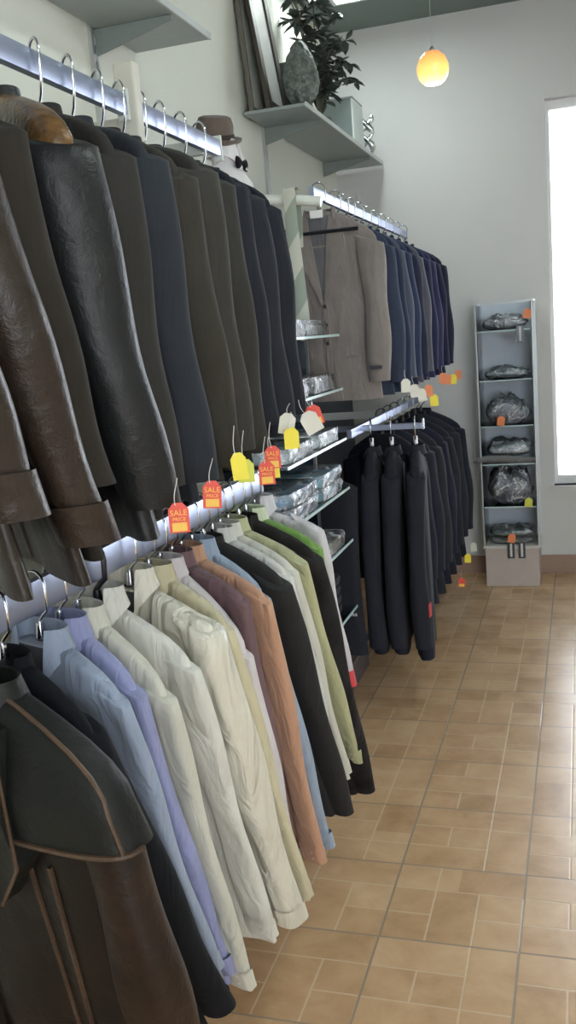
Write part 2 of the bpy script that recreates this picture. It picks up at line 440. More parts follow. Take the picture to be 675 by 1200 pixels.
    struct(MB().box((WX, -1.6, -.1), (2.6, BY, 0)).build('floor', m, None, False))
    # walls
    def wallm(name, c1, c2):
        m, nt, b = nmat(name); n = noise(nt, 1.3, 5); r = ramp(nt, n.outputs['Fac'], [(.3, c1), (.7, c2)])
        nt.links.new(r.outputs['Color'], b.inputs['Base Color']); b.inputs['Roughness'].default_value = .75
        n2 = noise(nt, 60, 4); bump(nt, b, n2.outputs['Fac'], .12, .003); return m
    wl = wallm('wall_cream', (.74, .76, .68), (.80, .81, .74)); wb = wallm('wall_grey', (.60, .60, .60), (.64, .64, .64))
    struct(MB().box((WX-.12, -1.6, 0), (WX, BY, ZC)).build('wall_left', wl, None, False))
    struct(MB().box((2.6, -1.6, 0), (2.72, BY, ZC)).build('wall_right', wl, None, False))
    b_ = MB()
    wx0, wx1, wz0, wz1 = -.165, 1.6, .53, 2.68
    b_.box((WX-.12, BY, 0), (wx0, BY+.16, ZC)); b_.box((wx1, BY, 0), (2.72, BY+.16, ZC))
    b_.box((wx0, BY, 0), (wx1, BY+.16, wz0)); b_.box((wx0, BY, wz1), (wx1, BY+.16, ZC))
    struct(b_.build('wall_back', wb, None, False))
    f = MB()
    f.box((wx0, BY+.06, wz0), (wx0+.02, BY+.11, wz1)); f.box((wx1-.05, BY+.06, wz0), (wx1, BY+.11, wz1))
    f.box((wx0+.02, BY+.06, wz0), (wx1-.05, BY+.11, wz0+.05)); f.box((wx0+.02, BY+.06, wz1-.05), (wx1-.05, BY+.11, wz1)); f.box((.69, BY+.06, wz0+.05), (.74, BY+.11, wz1-.05))
    fw = struct(f.build('window_1', plain('white_frame', (.85, .86, .88), .4), None, False))
    MB().box((wx0+.02, BY+.083, wz0+.05), (.69, BY+.087, wz1-.05)).build('window_pane', clear('window_glass', (.97, .98, 1), 0.0, .01), fw, False)
    MB().box((.74, BY+.083, wz0+.05), (wx1-.05, BY+.087, wz1-.05)).build('window_pane', clear('window_glass', (.97, .98, 1), 0.0, .01), fw, False)
    MB().box((wx0-.02, BY-.03, wz0-.03), (wx1+.02, BY+.06, wz0)).build('window_sill', plain('sill', (.6, .6, .6), .4), fw, False)
    bb = plain('baseboard_wood', (.33, .22, .17), .4)
    struct(MB().box((WX+.015, BY-.015, 0), (2.585, BY, .11)).build('baseboard_back', bb, None, False))
    struct(MB().box((WX, -1.6, 0), (WX+.015, BY, .11)).build('baseboard_left', bb, None, False))
    # ceiling
    struct(MB().box((WX-.12, -1.72, ZC), (2.72, BY+.16, ZC+.1)).build('ceiling', wallm('ceiling_grey', (.17, .21, .20), (.20, .24, .23)), None, False))
    # shop front behind the camera: wall with a wide glazed opening
    s = MB(); ox0, ox1, oz0, oz1 = .5, 2.4, .35, 2.7
    s.box((WX-.12, -1.72, 0), (ox0, -1.6, ZC)); s.box((ox1, -1.72, 0), (2.72, -1.6, ZC)); s.box((ox0, -1.72, 0), (ox1, -1.6, oz0)); s.box((ox0, -1.72, oz1), (ox1, -1.6, ZC))
    struct(s.build('wall_front', wl, None, False))
    w = MB(); w.box((ox0, -1.68, oz0), (ox0+.06, -1.63, oz1)); w.box((ox1-.06, -1.68, oz0), (ox1, -1.63, oz1)); w.box((1.42, -1.68, oz0), (1.48, -1.63, oz1))
    w.box((ox0, -1.68, oz0-.001), (ox1, -1.63, oz0+.05)); w.box((ox0, -1.68, oz1-.05), (ox1, -1.63, oz1+.001))
    struct(w.build('window_2', plain('white_frame', (.85, .86, .88), .4), None, False))
shell()

# ------------------------------------------------------------------ lamps and added fill panels
def lamps():
    def panel(x0, x1, y0, y1, label, s):
        t = thing('ceiling_or_fill_light', label, 'light', ((x0+x1)/2, (y0+y1)/2, ZC-.05))
        f = MB(); e = .02
        f.box((x0, y0, ZC-.05), (x0+e, y1, ZC)); f.box((x1-e, y0, ZC-.05), (x1, y1, ZC)); f.box((x0+e, y0, ZC-.05), (x1-e, y0+e, ZC)); f.box((x0+e, y1-e, ZC-.05), (x1-e, y1, ZC))
        f.build('light_housing', WHITEMETAL, t, False)
        MB().box((x0+e, y0+e, ZC-.042), (x1-e, y1-e, ZC-.03)).build('diffuser', emit('panel_glow', (.9, 1, .97), s), t, False)
    panel(-1.17, -.87, 4.45, 5.05, 'bright fluorescent ceiling light near the back corner above the plant', 16)
    panel(.5, .8, 1.5, 2.7, 'long unseen fill light added over the aisle, nearest the shop front', 14)  # unseen panel added as general fill, not a known fixture
    panel(.5, .8, -.9, .3, 'long unseen fill light added above the shop entrance', 7)  # dimmer fill panel, also added, outside the view
    c = (-.52, 3.85, 2.475)
    t = thing('pendant_lamp', 'round orange glass pendant lamp glowing in front of the grey back wall', 'lamp', c)
    prof = [(.0, .062), (.012, .062), (.03, .056), (.05, .036), (.0605, .008), (.061, -.012), (.055, -.034), (.044, -.05), (.034, -.057)]
    m, nt, b = nmat('amber_glass'); tc = nt.nodes.new('ShaderNodeTexCoord'); sp = nt.nodes.new('ShaderNodeSeparateXYZ')
    nt.links.new(tc.outputs['Object'], sp.inputs[0])
    mr = nt.nodes.new('ShaderNodeMapRange'); mr.inputs[1].default_value = -.06; mr.inputs[2].default_value = .06; nt.links.new(sp.outputs[2], mr.inputs[0])
    r = ramp(nt, mr.outputs[0], [(.0, (1, .82, .45)), (.25, (1, .55, .16)), (.7, (.85, .33, .09)), (1, (.62, .22, .08))])
    nt.links.new(r.outputs['Color'], b.inputs['Base Color']); nt.links.new(r.outputs['Color'], b.inputs['Emission Color'])
    b.inputs['Emission Strength'].default_value = .85; b.inputs['Roughness'].default_value = .2
    MB().lathe(prof, c, 32).build('glass_shade', m, t, angle=80)
    MB().lathe([(.0, -.052), (.03, -.053), (.033, -.0575), (.0, -.060)], c, 24).build('bulb', emit('bulb_glow', (1, .93, .78), 3), t)
    MB().lathe([(.0, .078), (.006, .077), (.009, .066), (.009, .058)], c, 16).build('lamp_cap', STEEL, t)
    MB().tube([(c[0], c[1], c[2]+.075), (c[0], c[1], ZC)], .0009, 6).build('cord', plain('cord', (.55, .55, .54), .5), t)
lamps()

# ------------------------------------------------------------------ rails, uprights, shelves
def rail(y0, y1, z, label, hs=1, brackets=(), nm='clothes_rail'):
    t = thing(nm, label, 'rail', (XR, y0, z))
    m = MB(); pts = [(-.008, -.026), (.008, -.026), (.0095, -.02), (.0095, .02), (.008, .026), (-.008, .026), (-.0095, .02), (-.0095, -.02)]
    m.loft([[Vector((XR+a, y, z+b*hs)) for a, b in pts] for y in (y0, y1)]); m.build('rail_bar', RAILM, t, angle=30)
    MB().box((XR-.012, y1-.003, z-.03), (XR+.012, y1+.003, z+.03)).build('end_cap', WHITEMETAL, t, False, bevel=.002)
    for yb in brackets:
        MB().box((WX, yb-.008, z-.024), (XR-.010, yb+.008, z+.010)).build('wall_bracket', WHITEMETAL, t, False, bevel=.002)
    return t
rail(.35, 1.765, 1.972, 'upper chrome clothes rail nearest the viewer, holding leather and dark coats', .72, brackets=(.6,))
rail(1.82, 2.27, 1.972, 'upper chrome clothes rail beyond the cream bracket, holding black coats', .72, brackets=(2.2,))
rail(3.12, 4.90, 1.972, 'far upper chrome clothes rail holding the grey and blue suits', .62, brackets=(4.3,))
rail(.35, 2.36, 1.130, 'lower chrome clothes rail holding the coloured shirts', brackets=(.6, 2.3))
rail(3.42, 5.30, 1.130, 'far lower chrome clothes rail holding the black suits', .62, brackets=(4.3,))
t = thing('rail_bracket', 'cream painted upright bracket block between the two upper rails', 'bracket', (XR, 1.79, 1.92))
MB().box((XR-.022, 1.778, 1.905), (XR+.022, 1.808, 2.055)).build('bracket_plate', CREAM, t, False, bevel=.004)
MB().box((WX, 1.782, 1.925), (XR-.022, 1.804, 1.955)).build('bracket_arm', CREAM, t, False, bevel=.003)
# wall standards
for y, lab in ((1.0, 'slotted metal wall upright nearest the viewer'), (2.68, 'slotted metal wall upright below the near top shelf'), (4.28, 'slotted metal wall upright below the far top shelf')):
    t = thing('wall_upright', lab, 'upright', (WX, y, .15))
    m = MB(); m.box((WX, y-.016, .15), (WX+.014, y-.005, 2.75)); m.box((WX, y+.005, .15), (WX+.014, y+.016, 2.75)); m.box((WX, y-.005, .15), (WX+.006, y+.005, 2.75))
    m.build('slotted_channel', STEEL, t, False)
    s = MB()
    for i in range(50): s.box((WX+.006, y-.005, .2+i*.05), (WX+.012, y+.005, .222+i*.05))
    s.build('slots', WHITEMETAL, t, False)
def topshelf(y0, y1, z, label, brs, depth=.27):
    t = thing('wall_shelf', label, 'shelf', (WX, y0, z))
    MB().box((WX+.016, y0, z), (WX+depth, y1, z+.014)).build('shelf_board', GREYSHELF, t, False, bevel=.002)
    MB().box((WX+depth, y0, z-.002), (WX+depth+.006, y1, z+.018)).build('front_edge', plain('edge_trim', (.5, .54, .53), .3), t, False)
    for y in brs:
        M = Matrix(((1, 0, 0, 0), (0, 0, 1, y-.004), (0, 1, 0, 0), (0, 0, 0, 1)))
        MB().prism([(WX+.012, z-.075), (WX+.012, z-.001), (WX+depth-.01, z-.001), (WX+depth-.01, z-.014)], M, .008).build('shelf_bracket', plain('bracket', (.22, .25, .24), .4), t, False)
topshelf(.6, 2.96, 2.44, 'grey wall shelf high above the near coats', (2.69,))
topshelf(3.99, 5.62, 2.446, 'grey wall shelf holding frame, urn and leaves above far suits', (4.27, 5.3), .285)

t = thing('wall_panel', 'dark slate blue wall panel behind the glass shelves and far suits', 'panel', (WX, 2.42, .16))
MB().box((WX+.0, 2.42, .16), (WX+.012, 5.63, 1.60)).build('panel_board', plain('slate_panel', (.045, .06, .085), .5), t, False)
MB().box((WX+.0, 2.42, 1.60), (WX+.016, 5.63, 1.615)).build('panel_edge', STEEL, t, False)
# white support arm and striped tie at the end of the far rail
t = thing('support_arm', 'white curved support arm from the wall to the far rail end', 'bracket', (WX, 3.13, 1.95))
pts = []
for i in range(15):
    q = i/14; pts.append((WX+.005+(XR-WX+.03)*q, 3.11, 1.925+.035*math.sin(math.pi*q)+.01*q))
MB().tube(pts, [.017]*15, 12).build('arm_tube', plain('white_plastic', (.74, .76, .70), .4), t)
t = thing('necktie', 'grey and olive diagonally striped necktie draped beside the grey suit jacket', 'tie', (-.905, 3.06, 1.93))
m, nt, b = nmat('striped_silk'); tc = nt.nodes.new('ShaderNodeTexCoord'); sp = nt.nodes.new('ShaderNodeSeparateXYZ'); nt.links.new(tc.outputs['Object'], sp.inputs[0])
a_ = nt.nodes.new('ShaderNodeMath'); a_.operation = 'MULTIPLY_ADD'; nt.links.new(sp.outputs[0], a_.inputs[0]); a_.inputs[1].default_value = -1.5; nt.links.new(sp.outputs[2], a_.inputs[2])
b_ = nt.nodes.new('ShaderNodeMath'); b_.operation = 'MULTIPLY'; nt.links.new(a_.outputs[0], b_.inputs[0]); b_.inputs[1].default_value = 4.2
f_ = nt.nodes.new('ShaderNodeMath'); f_.operation = 'FRACT'; nt.links.new(b_.outputs[0], f_.inputs[0])
r = ramp(nt, f_.outputs[0], [(.0, (.42, .43, .36)), (.48, (.42, .43, .36)), (.52, (.22, .26, .21)), (1, (.22, .26, .21))])
nt.links.new(r.outputs['Color'], b.inputs['Base Color']); b.inputs['Roughness'].default_value = .45
def strip(pts, wid, th, n=Vector((.25, -1, 0)).normalized()):
    mb = MB(); rings = []; s = Vector((-n.y, n.x, 0))
    for (p, w) in zip(pts, wid):
        p = Vector(p); rings.append([p+s*w+n*0, p+n*th, p-s*w, p-n*th])
    return mb.loft(rings)
# blade in front, tail behind, loop over the arm
zz = [(0, 1.985), (.004, 1.96), (.006, 1.9), (.008, 1.8), (.006, 1.7), (.004, 1.6), (.002, 1.52), (0, 1.49)]
strip([(-.905+(1.985-z)*.02, 3.078-.0*a, z) for a, z in zz], [.020, .022, .020, .023, .027, .030, .032, .004], .004).build('tie_blade', m, t)
strip([(-.905, 3.082, 1.983), (-.905, 3.11, 1.993), (-.905, 3.135, 1.985), (-.90, 3.142, 1.9), (-.90, 3.14, 1.8)], [.02, .02, .02, .018, .014], .004, Vector((0, -1, .0))).build('tie_tail', m, t)

# ------------------------------------------------------------------ upper rail: coats
UZ = 1.972
def up(name, label, y, S, H, zb, c, short, **k):
    k.setdefault('th', .021); k.setdefault('front', True)
    return jacket(name, label, (None, y), UZ, S, H, zb, c, short=short, **k)
LB = leather((.018, .012, .009), .34, (.038, .026, .020))
LB2 = leather((.020, .015, .012), .32, (.042, .031, .024))
LBK = leather((.009, .010, .011), .42, (.015, .016, .017))
LAMPSHEEN = leather((.05, .028, .014), .22, (.34, .18, .06))  # bronze colour stands for a warm lamp reflected in black leather
sl = dict(sr=.043, cuff=.034, tw=1.0, bulge=.016)
up('leather_jacket', 'brown leather jacket with glossy buttoned cuff, nearest on the upper rail', .99, (-.63, .80, 1.75), (-.59, .885, 1.325), 1.22, None, 'nearest brown leather jacket', mat=LB2, sleeve=dict(sr=.045, cuff=.034, tw=1, bulge=.02, clen=.055))
up('leather_jacket', 'brown leather jacket with long shiny cuff, second on the upper rail', 1.09, (-.63, .90, 1.77), (-.585, 1.035, 1.262), 1.20, None, 'second brown leather jacket', mat=LB, sleeve=dict(sr=.045, cuff=.034, tw=1, bulge=.016, clen=.055))
up('hanging_coat', 'dark olive brown wool coat squeezed between leather jacket and black coat', 1.20, (-.635, .99, 1.765), (-.60, 1.075, 1.33), 1.22, (.026, .022, .018), 'dark olive brown coat', cat='coat', sleeve=sl)
g = up('leather_coat', 'large black leather coat with bronze lamp sheen painted on its shoulders', 1.33, (-.635, 1.145, 1.775), (-.585, 1.235, 1.27), 1.215, None, 'black coat with painted shoulder sheen', mat=LBK, cat='coat', th=.03, sleeve=dict(sr=.052, cuff=.038, tw=1.1, bulge=.016))
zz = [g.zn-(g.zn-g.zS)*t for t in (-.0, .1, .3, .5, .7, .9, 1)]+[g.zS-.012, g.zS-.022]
MB().loft([g.ring(z, .007) for z in zz], cap=False).build('shoulder_yoke_or_sheen', LAMPSHEEN, g.root, angle=60)['label'] = 'warm lamp reflection painted in bronze over the shoulders'  # thin shell carrying the lamp's reflection as colour, no separate panel on the coat
GR = [(.030, .028, .026), (.026, .030, .038), (.038, .035, .029), (.040, .038, .034), (.034, .032, .029)]
up('hanging_coat', 'charcoal grey coat directly behind the black coat with painted shoulder sheen', 1.45, (-.62, 1.255, 1.775), (-.60, 1.30, 1.29), 1.235, GR[0], 'charcoal grey coat', cat='coat', sleeve=sl)
up('hanging_coat', 'blue-grey coat above the second red SALE tag', 1.555, (-.615, 1.36, 1.785), (-.60, 1.445, 1.275), 1.235, GR[1], 'blue-grey coat', cat='coat', sleeve=sl)
up('hanging_coat', 'olive grey coat above the large yellow tag', 1.66, (-.615, 1.475, 1.775), (-.60, 1.585, 1.28), 1.25, GR[2], 'olive grey coat', cat='coat', sleeve=sl)
up('suit_jacket', 'taupe grey jacket with pale edge, just behind the olive grey coat', 1.745, (-.61, 1.56, 1.795), (-.60, 1.65, 1.30), 1.26, GR[3], 'taupe grey jacket', sleeve=sl)
up('suit_jacket', 'dark taupe jacket, last grey one before the black jackets', 1.84, (-.61, 1.655, 1.785), (-.60, 1.735, 1.285), 1.26, GR[4], 'dark taupe jacket', hm=REDPL, sleeve=sl)
BL = [(.017, .019, .026), (.020, .022, .029), (.016, .018, .025)]
up('suit_jacket', 'black jacket, first of the three at the end of the upper rail', 1.93, (-.62, 1.76, 1.795), (-.60, 1.815, 1.33), 1.27, BL[0], 'first black jacket', hm=REDPL, sleeve=sl)
up('suit_jacket', 'black jacket, middle of the three at the end of the upper rail', 2.04, (-.63, 1.89, 1.79), (-.60, 1.925, 1.325), 1.29, BL[1], 'middle black jacket', hm=REDPL, sleeve=sl)
up('suit_jacket', 'black jacket ending the upper rail, beside the striped necktie', 2.15, (-.635, 2.03, 1.785), (-.61, 2.05, 1.33), 1.30, BL[2], 'last black jacket', sleeve=sl)

# ------------------------------------------------------------------ far upper rail
g = jacket('suit_jacket', 'light grey suit jacket facing the viewer at front of the far rail', (None, 3.21), UZ, (-.632, 3.19, 1.80), (-.622, 3.18, 1.335), 1.275, (.20, .175, .165), th=.024,
           short='light grey suit jacket', lining=(.12, .12, .13), vdepth=.30, sleeve=dict(sr=.046, cuff=.038, tw=.8, bulge=.012), bodyw=.9, neck=.06, fold=.003, hm=plain('grey_wood', (.20, .20, .19), .4))
MB().box((-.865, 3.172, 1.893), (-.820, 3.178, 1.918)).build('brand_label', plain('label_cloth', (.75, .75, .74), .6), g.root, False)['label'] = 'white cloth label inside the collar'
c0 = g.sleeve_path(1, .9); MB().box((c0.x-.024, c0.y-.041, c0.z-.005), (c0.x+.018, c0.y-.034, c0.z+.007)).build('sleeve_label', plain('dark_label', (.03, .03, .04), .6), g.root, False)['label'] = 'small dark cloth label on the sleeve'
MB().tube([(-1.02, 3.17, 1.845), (-.70, 3.17, 1.845)], .006, 8).build('trouser_bar', BLACKPL, g.root)
far = [(3.40, (.035, .045, .075), 'slate blue'), (3.52, (.022, .030, .060), 'navy'), (3.63, (.060, .070, .105), 'pale slate blue'), (3.78, (.030, .042, .085), 'dusty blue'), (3.93, (.025, .028, .055), 'dark navy'),
       (4.08, (.085, .09, .115), 'grey-blue'), (4.24, (.022, .028, .070), 'royal navy'), (4.42, (.035, .035, .09), 'violet blue'), (4.60, (.020, .024, .055), 'midnight blue'), (4.78, (.022, .026, .048), 'blackish blue')]
ordn = ['first', 'second', 'third', 'fourth', 'fifth', 'sixth', 'seventh', 'eighth', 'ninth', 'last']
for i, (y, c, nm) in enumerate(far):
    jacket('suit_jacket', f'{nm} suit jacket, {ordn[i]} blue one behind the light grey jacket', (None, y+.03), UZ, (-.635, y, 1.80), (-.612, y+.02, 1.315), 1.27, c, th=.024, short=f'{nm} suit jacket',
           hm=plain('grey_wood', (.20, .20, .19), .4), sleeve=dict(sr=.04, cuff=.034, tw=.85, bulge=.014), neck=.07, fold=.003)

# ------------------------------------------------------------------ lower rail: shirts
LZ = 1.130
DL = leather((.004, .0035, .0035), .5, (.014, .008, .006))
g = Garment('leather_jacket', 'distressed brown leather jacket with copper piping in the near corner', 'jacket', (-.80, 1.045), LZ, (-.575, .985, .93), (-.545, 1.09, .36), .30, DL, .034, .075, None, .012, flare=.12); g.light = False
g.body(); g.sleeves(sr=.042, cuff=.05, tw=.9, bulge=.008, clen=.06, mat=leather((.006, .004, .0035), .45, (.028, .014, .009)))
DKL = leather((.004, .005, .005), .55, (.009, .010, .008))
COP = leather((.055, .032, .020), .45, (.11, .068, .042))
def cape(z, e=0, N=44):
    out = []; q = min(1, (g.zn-z)/(g.zn-g.zS)); b = (g.half(z) if z > g.zS else g.hw-.012)+.010+.010*q+e+max(0, g.zS-z)*.22; th = .030+.027*q+e+max(0, g.zS-z)*.10
    for j in range(N):
        a = 2*math.pi*j/N; c_, s_ = math.cos(a), math.sin(a)
        out.append(g.W(b*sgn(c_)*abs(c_)**.75, th*sgn(s_)*abs(s_)**.6, z))
    return out
zz = [g.zn-(g.zn-g.zS)*t for t in (0, .1, .25, .45, .65, .85, 1)]+[g.zS-.02, g.zS-.04, g.zS-.058]
MB().loft([cape(z) for z in zz]+[cape(zz[-1]-.001, -.004)], cap=False).build('shoulder_yoke_or_sheen', DKL, g.root, angle=60)
r_ = [cape(z, .001) for z in zz]
MB().tube([r[2] for r in r_], .0035, 6).build('piping', COP, g.root)['label'] = 'copper coloured piping along the shoulder'
MB().tube(r_[-1][:23], .004, 6).build('piping', COP, g.root)['label'] = 'copper coloured piping along the yoke hem'
for s in (1, -1):
    g.patch([(s*.03, g.zn-.02), (s*.02, g.zn-.30)], [(s*.075, g.zn-.03), (s*.085, g.zn-.22)], .030, 4, 10, 'lapel', DKL, lift=.010)
mb = MB().tube([g.front(.078, g.zn-.035, .042), g.front(.088, g.zn-.22, .042), g.front(.02, g.zn-.302, .034)], .003, 6); mb.build('lapel_piping', COP, g.root)
g.collar(.056, .036, .02, .05, .03, .02, 150, DKL)
for k, (a, b) in enumerate([(.10, .16), (.055, .10)]):
    g.patch([(a, g.zS-.11), (a-.01, g.zb+.02)], [(a+.006, g.zS-.11), (a-.004, g.zb+.02)], .005, 1, 12, 'seam', COP)
t = thing('wire_hanger', 'silver wire hanger with round ring on the distressed leather jacket', 'hanger', (-.80, 1.045, 1.06))
h0 = Vector((-.80, 1.045, LZ)); P_ = lambda u, w, z: h0+g.d*u+g.n*w+Vector((0, 0, z))
pts = [P_(.0, .03, -.12), P_(0, .02, -.06), P_(.012, .01, -.05), P_(.028, 0, -.02), P_(.027, 0, .012)]+[P_(.026*math.cos(math.pi*k/8), 0, .014+.026*math.sin(math.pi*k/8)) for k in range(1, 8)]+[P_(-.026, 0, .01)]
MB().tube(pts, .0018, 8).build('hook', CHROME, t)
MB().tube([P_(-.0+.021*math.cos(a), .030, -.055+.021*math.sin(a)) for a in [2*math.pi*k/20 for k in range(21)]], .002, 8).build('ring', CHROME, t)
MB().tube([P_(0, .03, -.076), P_(-.01, .045, -.10), P_(-.012, .06, -.15), P_(-.05, .062, -.185)], .0016, 8).build('wire_arm', CHROME, t)
MB().tube([P_(-.07, .062, -.190), P_(.055, .064, -.135)], .0016, 8).build('wire_bar', CHROME, t)

jacket('suit_jacket', 'black jacket between distressed leather jacket and light blue shirt', (None, 1.15), LZ, (-.655, 1.075, .975), (-.625, 1.37, .32), .28, (.008, .009, .012), th=.022, short='black jacket on the lower rail', hm=BLACKPL, hstyle='plastic', sleeve=dict(sr=.042, cuff=.034, tw=.9), neck=.07)
SR = dict(fold=.008)
shirt('light blue shirt with open collar, next after the lower black jacket', (None, 1.255), LZ, (-.665, 1.185, .985), (-.655, 1.415, .37), .33, (.27, .32, .42), short='light blue shirt')
shirt('periwinkle blue shirt directly behind the light blue shirt', (None, 1.315), LZ, (-.675, 1.255, .972), (-.655, 1.47, .32), .29, (.25, .27, .45), short='periwinkle blue shirt')
shirt('cream shirt with low shoulders in front of the first tall-collared white shirt', (None, 1.375), LZ, (-.645, 1.30, .945), (-.63, 1.50, .27), .25, (.52, .51, .44), short='cream shirt')
shirt('ivory white shirt with large upright collar on thick black hook', (None, 1.445), LZ, (-.635, 1.385, .965), (-.62, 1.62, .30), .27, (.60, .59, .54), short='ivory white shirt', thick=True, collar=dict(h=.04, point=.05))
SAT = cloth((.62, .59, .50), .34, .1, .04, fold=1.0)
shirt('glossy off-white satin shirt, the broadest of the pale shirts', (None, 1.575), LZ, (-.64, 1.50, .99), (-.60, 1.735, .255), .25, None, mat=SAT, short='glossy satin shirt', th=.024, fold=.014, collar=dict(h=.04, point=.05), sleeve=dict(sr=.04, cuff=.03, tw=1))
shirt('pale butter yellow shirt behind the glossy satin shirt', (None, 1.66), LZ, (-.645, 1.585, .97), (-.60, 1.81, .27), .25, (.52, .47, .32), short='butter yellow shirt')
shirt('thin white shirt between the butter yellow and mauve shirts', (None, 1.715), LZ, (-.63, 1.635, .90), (-.63, 1.86, .27), .28, (.56, .52, .53), short='thin white shirt')
shirt('mauve purple shirt with dark collar', (None, 1.775), LZ, (-.640, 1.665, 1.0), (-.632, 1.845, .32), .30, (.15, .09, .10), short='mauve purple shirt')
shirt('peach orange shirt behind the mauve one', (None, 1.825), LZ, (-.612, 1.72, .985), (-.600, 1.93, .28), .28, (.46, .26, .17), short='peach orange shirt')
shirt('pale sky blue shirt peeking behind the peach shirt', (None, 1.885), LZ, (-.655, 1.83, .96), (-.612, 2.05, .25), .25, (.27, .34, .44), short='pale sky blue shirt')
jacket('hanging_jacket', 'dark charcoal jacket in the middle of the shirts, hanging lowest', (None, 1.95), LZ, (-.62, 1.865, .975), (-.60, 2.215, .25), .26, (.026, .025, .026), short='dark charcoal jacket among the shirts', hm=BLACKPL, hstyle='plastic', sleeve=dict(sr=.04, cuff=.03, tw=.8), neck=.07)
shirt('plain white shirt behind the charcoal jacket', (None, 2.01), LZ, (-.625, 1.91, .985), (-.605, 2.175, .36), .33, (.56, .56, .53), short='plain white shirt')
shirt('white shirt with crisp collar in front of the pale green shirt', (None, 2.06), LZ, (-.625, 1.955, .985), (-.605, 2.23, .36), .33, (.55, .54, .48), short='crisp collared white shirt')
shirt('pale yellow-green shirt with long straight sleeve', (None, 2.115), LZ, (-.62, 2.0, .995), (-.595, 2.335, .34), .30, (.42, .42, .25), short='pale yellow-green shirt')
TW = cloth((.020, .018, .018), .9, .3, .5, fold=1)
jacket('tweed_jacket', 'dark speckled tweed jacket near the end of the shirt rail', (None, 2.19), LZ, (-.615, 2.11, .975), (-.585, 2.40, .22), .22, None, mat=TW, short='dark speckled tweed jacket', hm=BLACKPL, hstyle='plastic', sleeve=dict(sr=.04, cuff=.032, tw=.8), neck=.07)
shirt('bright green shirt with pale collar near the end of the shirt rail', (None, 2.245), LZ, (-.63, 2.17, .99), (-.64, 2.30, .45), .40, (.16, .30, .07), short='bright green shirt', collarm=cloth((.55, .60, .42)))
REDC = cloth((.62, .06, .07)); shirt('white shirt with red cuff, last on the shirt rail', (None, 2.315), LZ, (-.64, 2.235, 1.02), (-.60, 2.33, .565), .45, (.55, .53, .55), short='white shirt with red cuff', cuffm=REDC, collar=dict(h=.045, point=.05))

# ------------------------------------------------------------------ far lower rail: black suits
for i, (y, sx) in enumerate([(4.0, -.66), (4.16, -.645), (4.32, -.635), (4.50, -.63), (4.68, -.625), (4.87, -.62), (5.06, -.615)]):
    jacket('suit_jacket', f'black suit jacket on the far lower rail, {ordn[i] if i < 6 else "farthest"} from the front', (None, y+.03), LZ, (sx, y, .955), (sx+.03, y+.03, .40), .24, (.021+.003*(i % 3), .023+.003*(i % 3), .036+.004*(i % 2)), th=.026,
           short=f'{ordn[i] if i < 6 else "farthest"} black suit of the far lower rail', sleeve=dict(sr=.042, cuff=.036, tw=.9, bulge=.016), neck=.07, fold=.004, front=i < 3)
# face-out arm with three suits seen edge-on
FO = thing('face_out_arm', 'chrome face-out arm carrying three black suits edge-on', 'rail', (WX, 3.62, 1.13))
MB().box((WX, 3.612, 1.118), (-.595, 3.628, 1.142)).build('arm_bar', RAILM, FO, False, bevel=.002)
MB().box((-.595, 3.610, 1.115), (-.588, 3.630, 1.158)).build('arm_tip', CHROME, FO, False, bevel=.002)
for i, (x, lab) in enumerate([(-.80, 'black suit seen edge-on, innermost of the three on the face-out arm'), (-.72, 'black suit seen edge-on, middle of the three on the face-out arm'), (-.625, 'black suit seen edge-on at the tip of the face-out arm')]):
    g = Garment('suit_jacket', lab, 'jacket', (x, 3.62), LZ-.01, (x+.03, 3.40, .955), (x+.035, 3.375, .30), .26 if i < 2 else .24, cloth((.021, .022, .031)), .034, .075, None, .004, k=.9); g.light = False
    g.body(); g.sleeves(sr=.036, cuff=.036, tw=.95, bulge=.006, clen=0)
    g.n = -g.n
    zv = g.zn-.26
    for s in (1, -1):
        pass
    g.n = -g.n
    g.collar(.05, .03, .012, .035, 0, .012, 118)
    hanger(x, 3.62, LZ-.002, g.d, g.n, g.zn, g.hw, g.zn-g.zS, f'chrome-necked hanger holding the {["innermost","middle","tip"][i]} edge-on suit on the face-out arm', BLACKPL, CHROME, None, 'wood')
    MB().tube([(x, 3.62, g.zn+.005), (x, 3.62, g.zn+.045)], .008, 10).build('hook_sleeve', plain('white_metal_sleeve', (.7, .7, .72), .3, .6), bpy.data.objects[col.objects[-4].name] if False else g.root)
    if i == 2:
        c0 = g.sleeve_path(1, .78); MB().box((c0.x+.034, c0.y-.02, c0.z-.02), (c0.x+.040, c0.y+.015, c0.z+.03)).build('size_label', plain('red_label', (.5, .04, .05), .6), g.root, False)['label'] = 'red cloth label on the sleeve'

# ------------------------------------------------------------------ tags
def text_mesh(body, size, M, mat, parent, name='lettering', depth=.0004):
    cu = bpy.data.curves.new('t', 'FONT'); cu.body = body; cu.size = size; cu.align_x = 'CENTER'; cu.align_y = 'CENTER'; cu.extrude = depth; cu.resolution_u = 3
    o = bpy.data.objects.new('t', cu); col.objects.link(o); dg = bpy.context.evaluated_depsgraph_get()
    me = bpy.data.meshes.new_from_object(o.evaluated_get(dg)); bpy.data.objects.remove(o)
    p0 = parent_origin(parent); me.transform(Matrix.Translation(-p0) @ M); me.materials.append(mat)
    ob = bpy.data.objects.new(name, me); col.objects.link(ob); ob.parent = parent; return ob
TAGR = plain('tag_red', (.72, .075, .05), .5); TAGY = plain('tag_yellow', (.85, .72, .05), .5); TAGO = plain('tag_amber', (.85, .50, .08), .5); TAGW = plain('tag_white', (.72, .70, .62), .6)
TAGOR = plain('tag_orange', (.80, .25, .10), .5); STR = plain('string', (.65, .65, .65), .6)
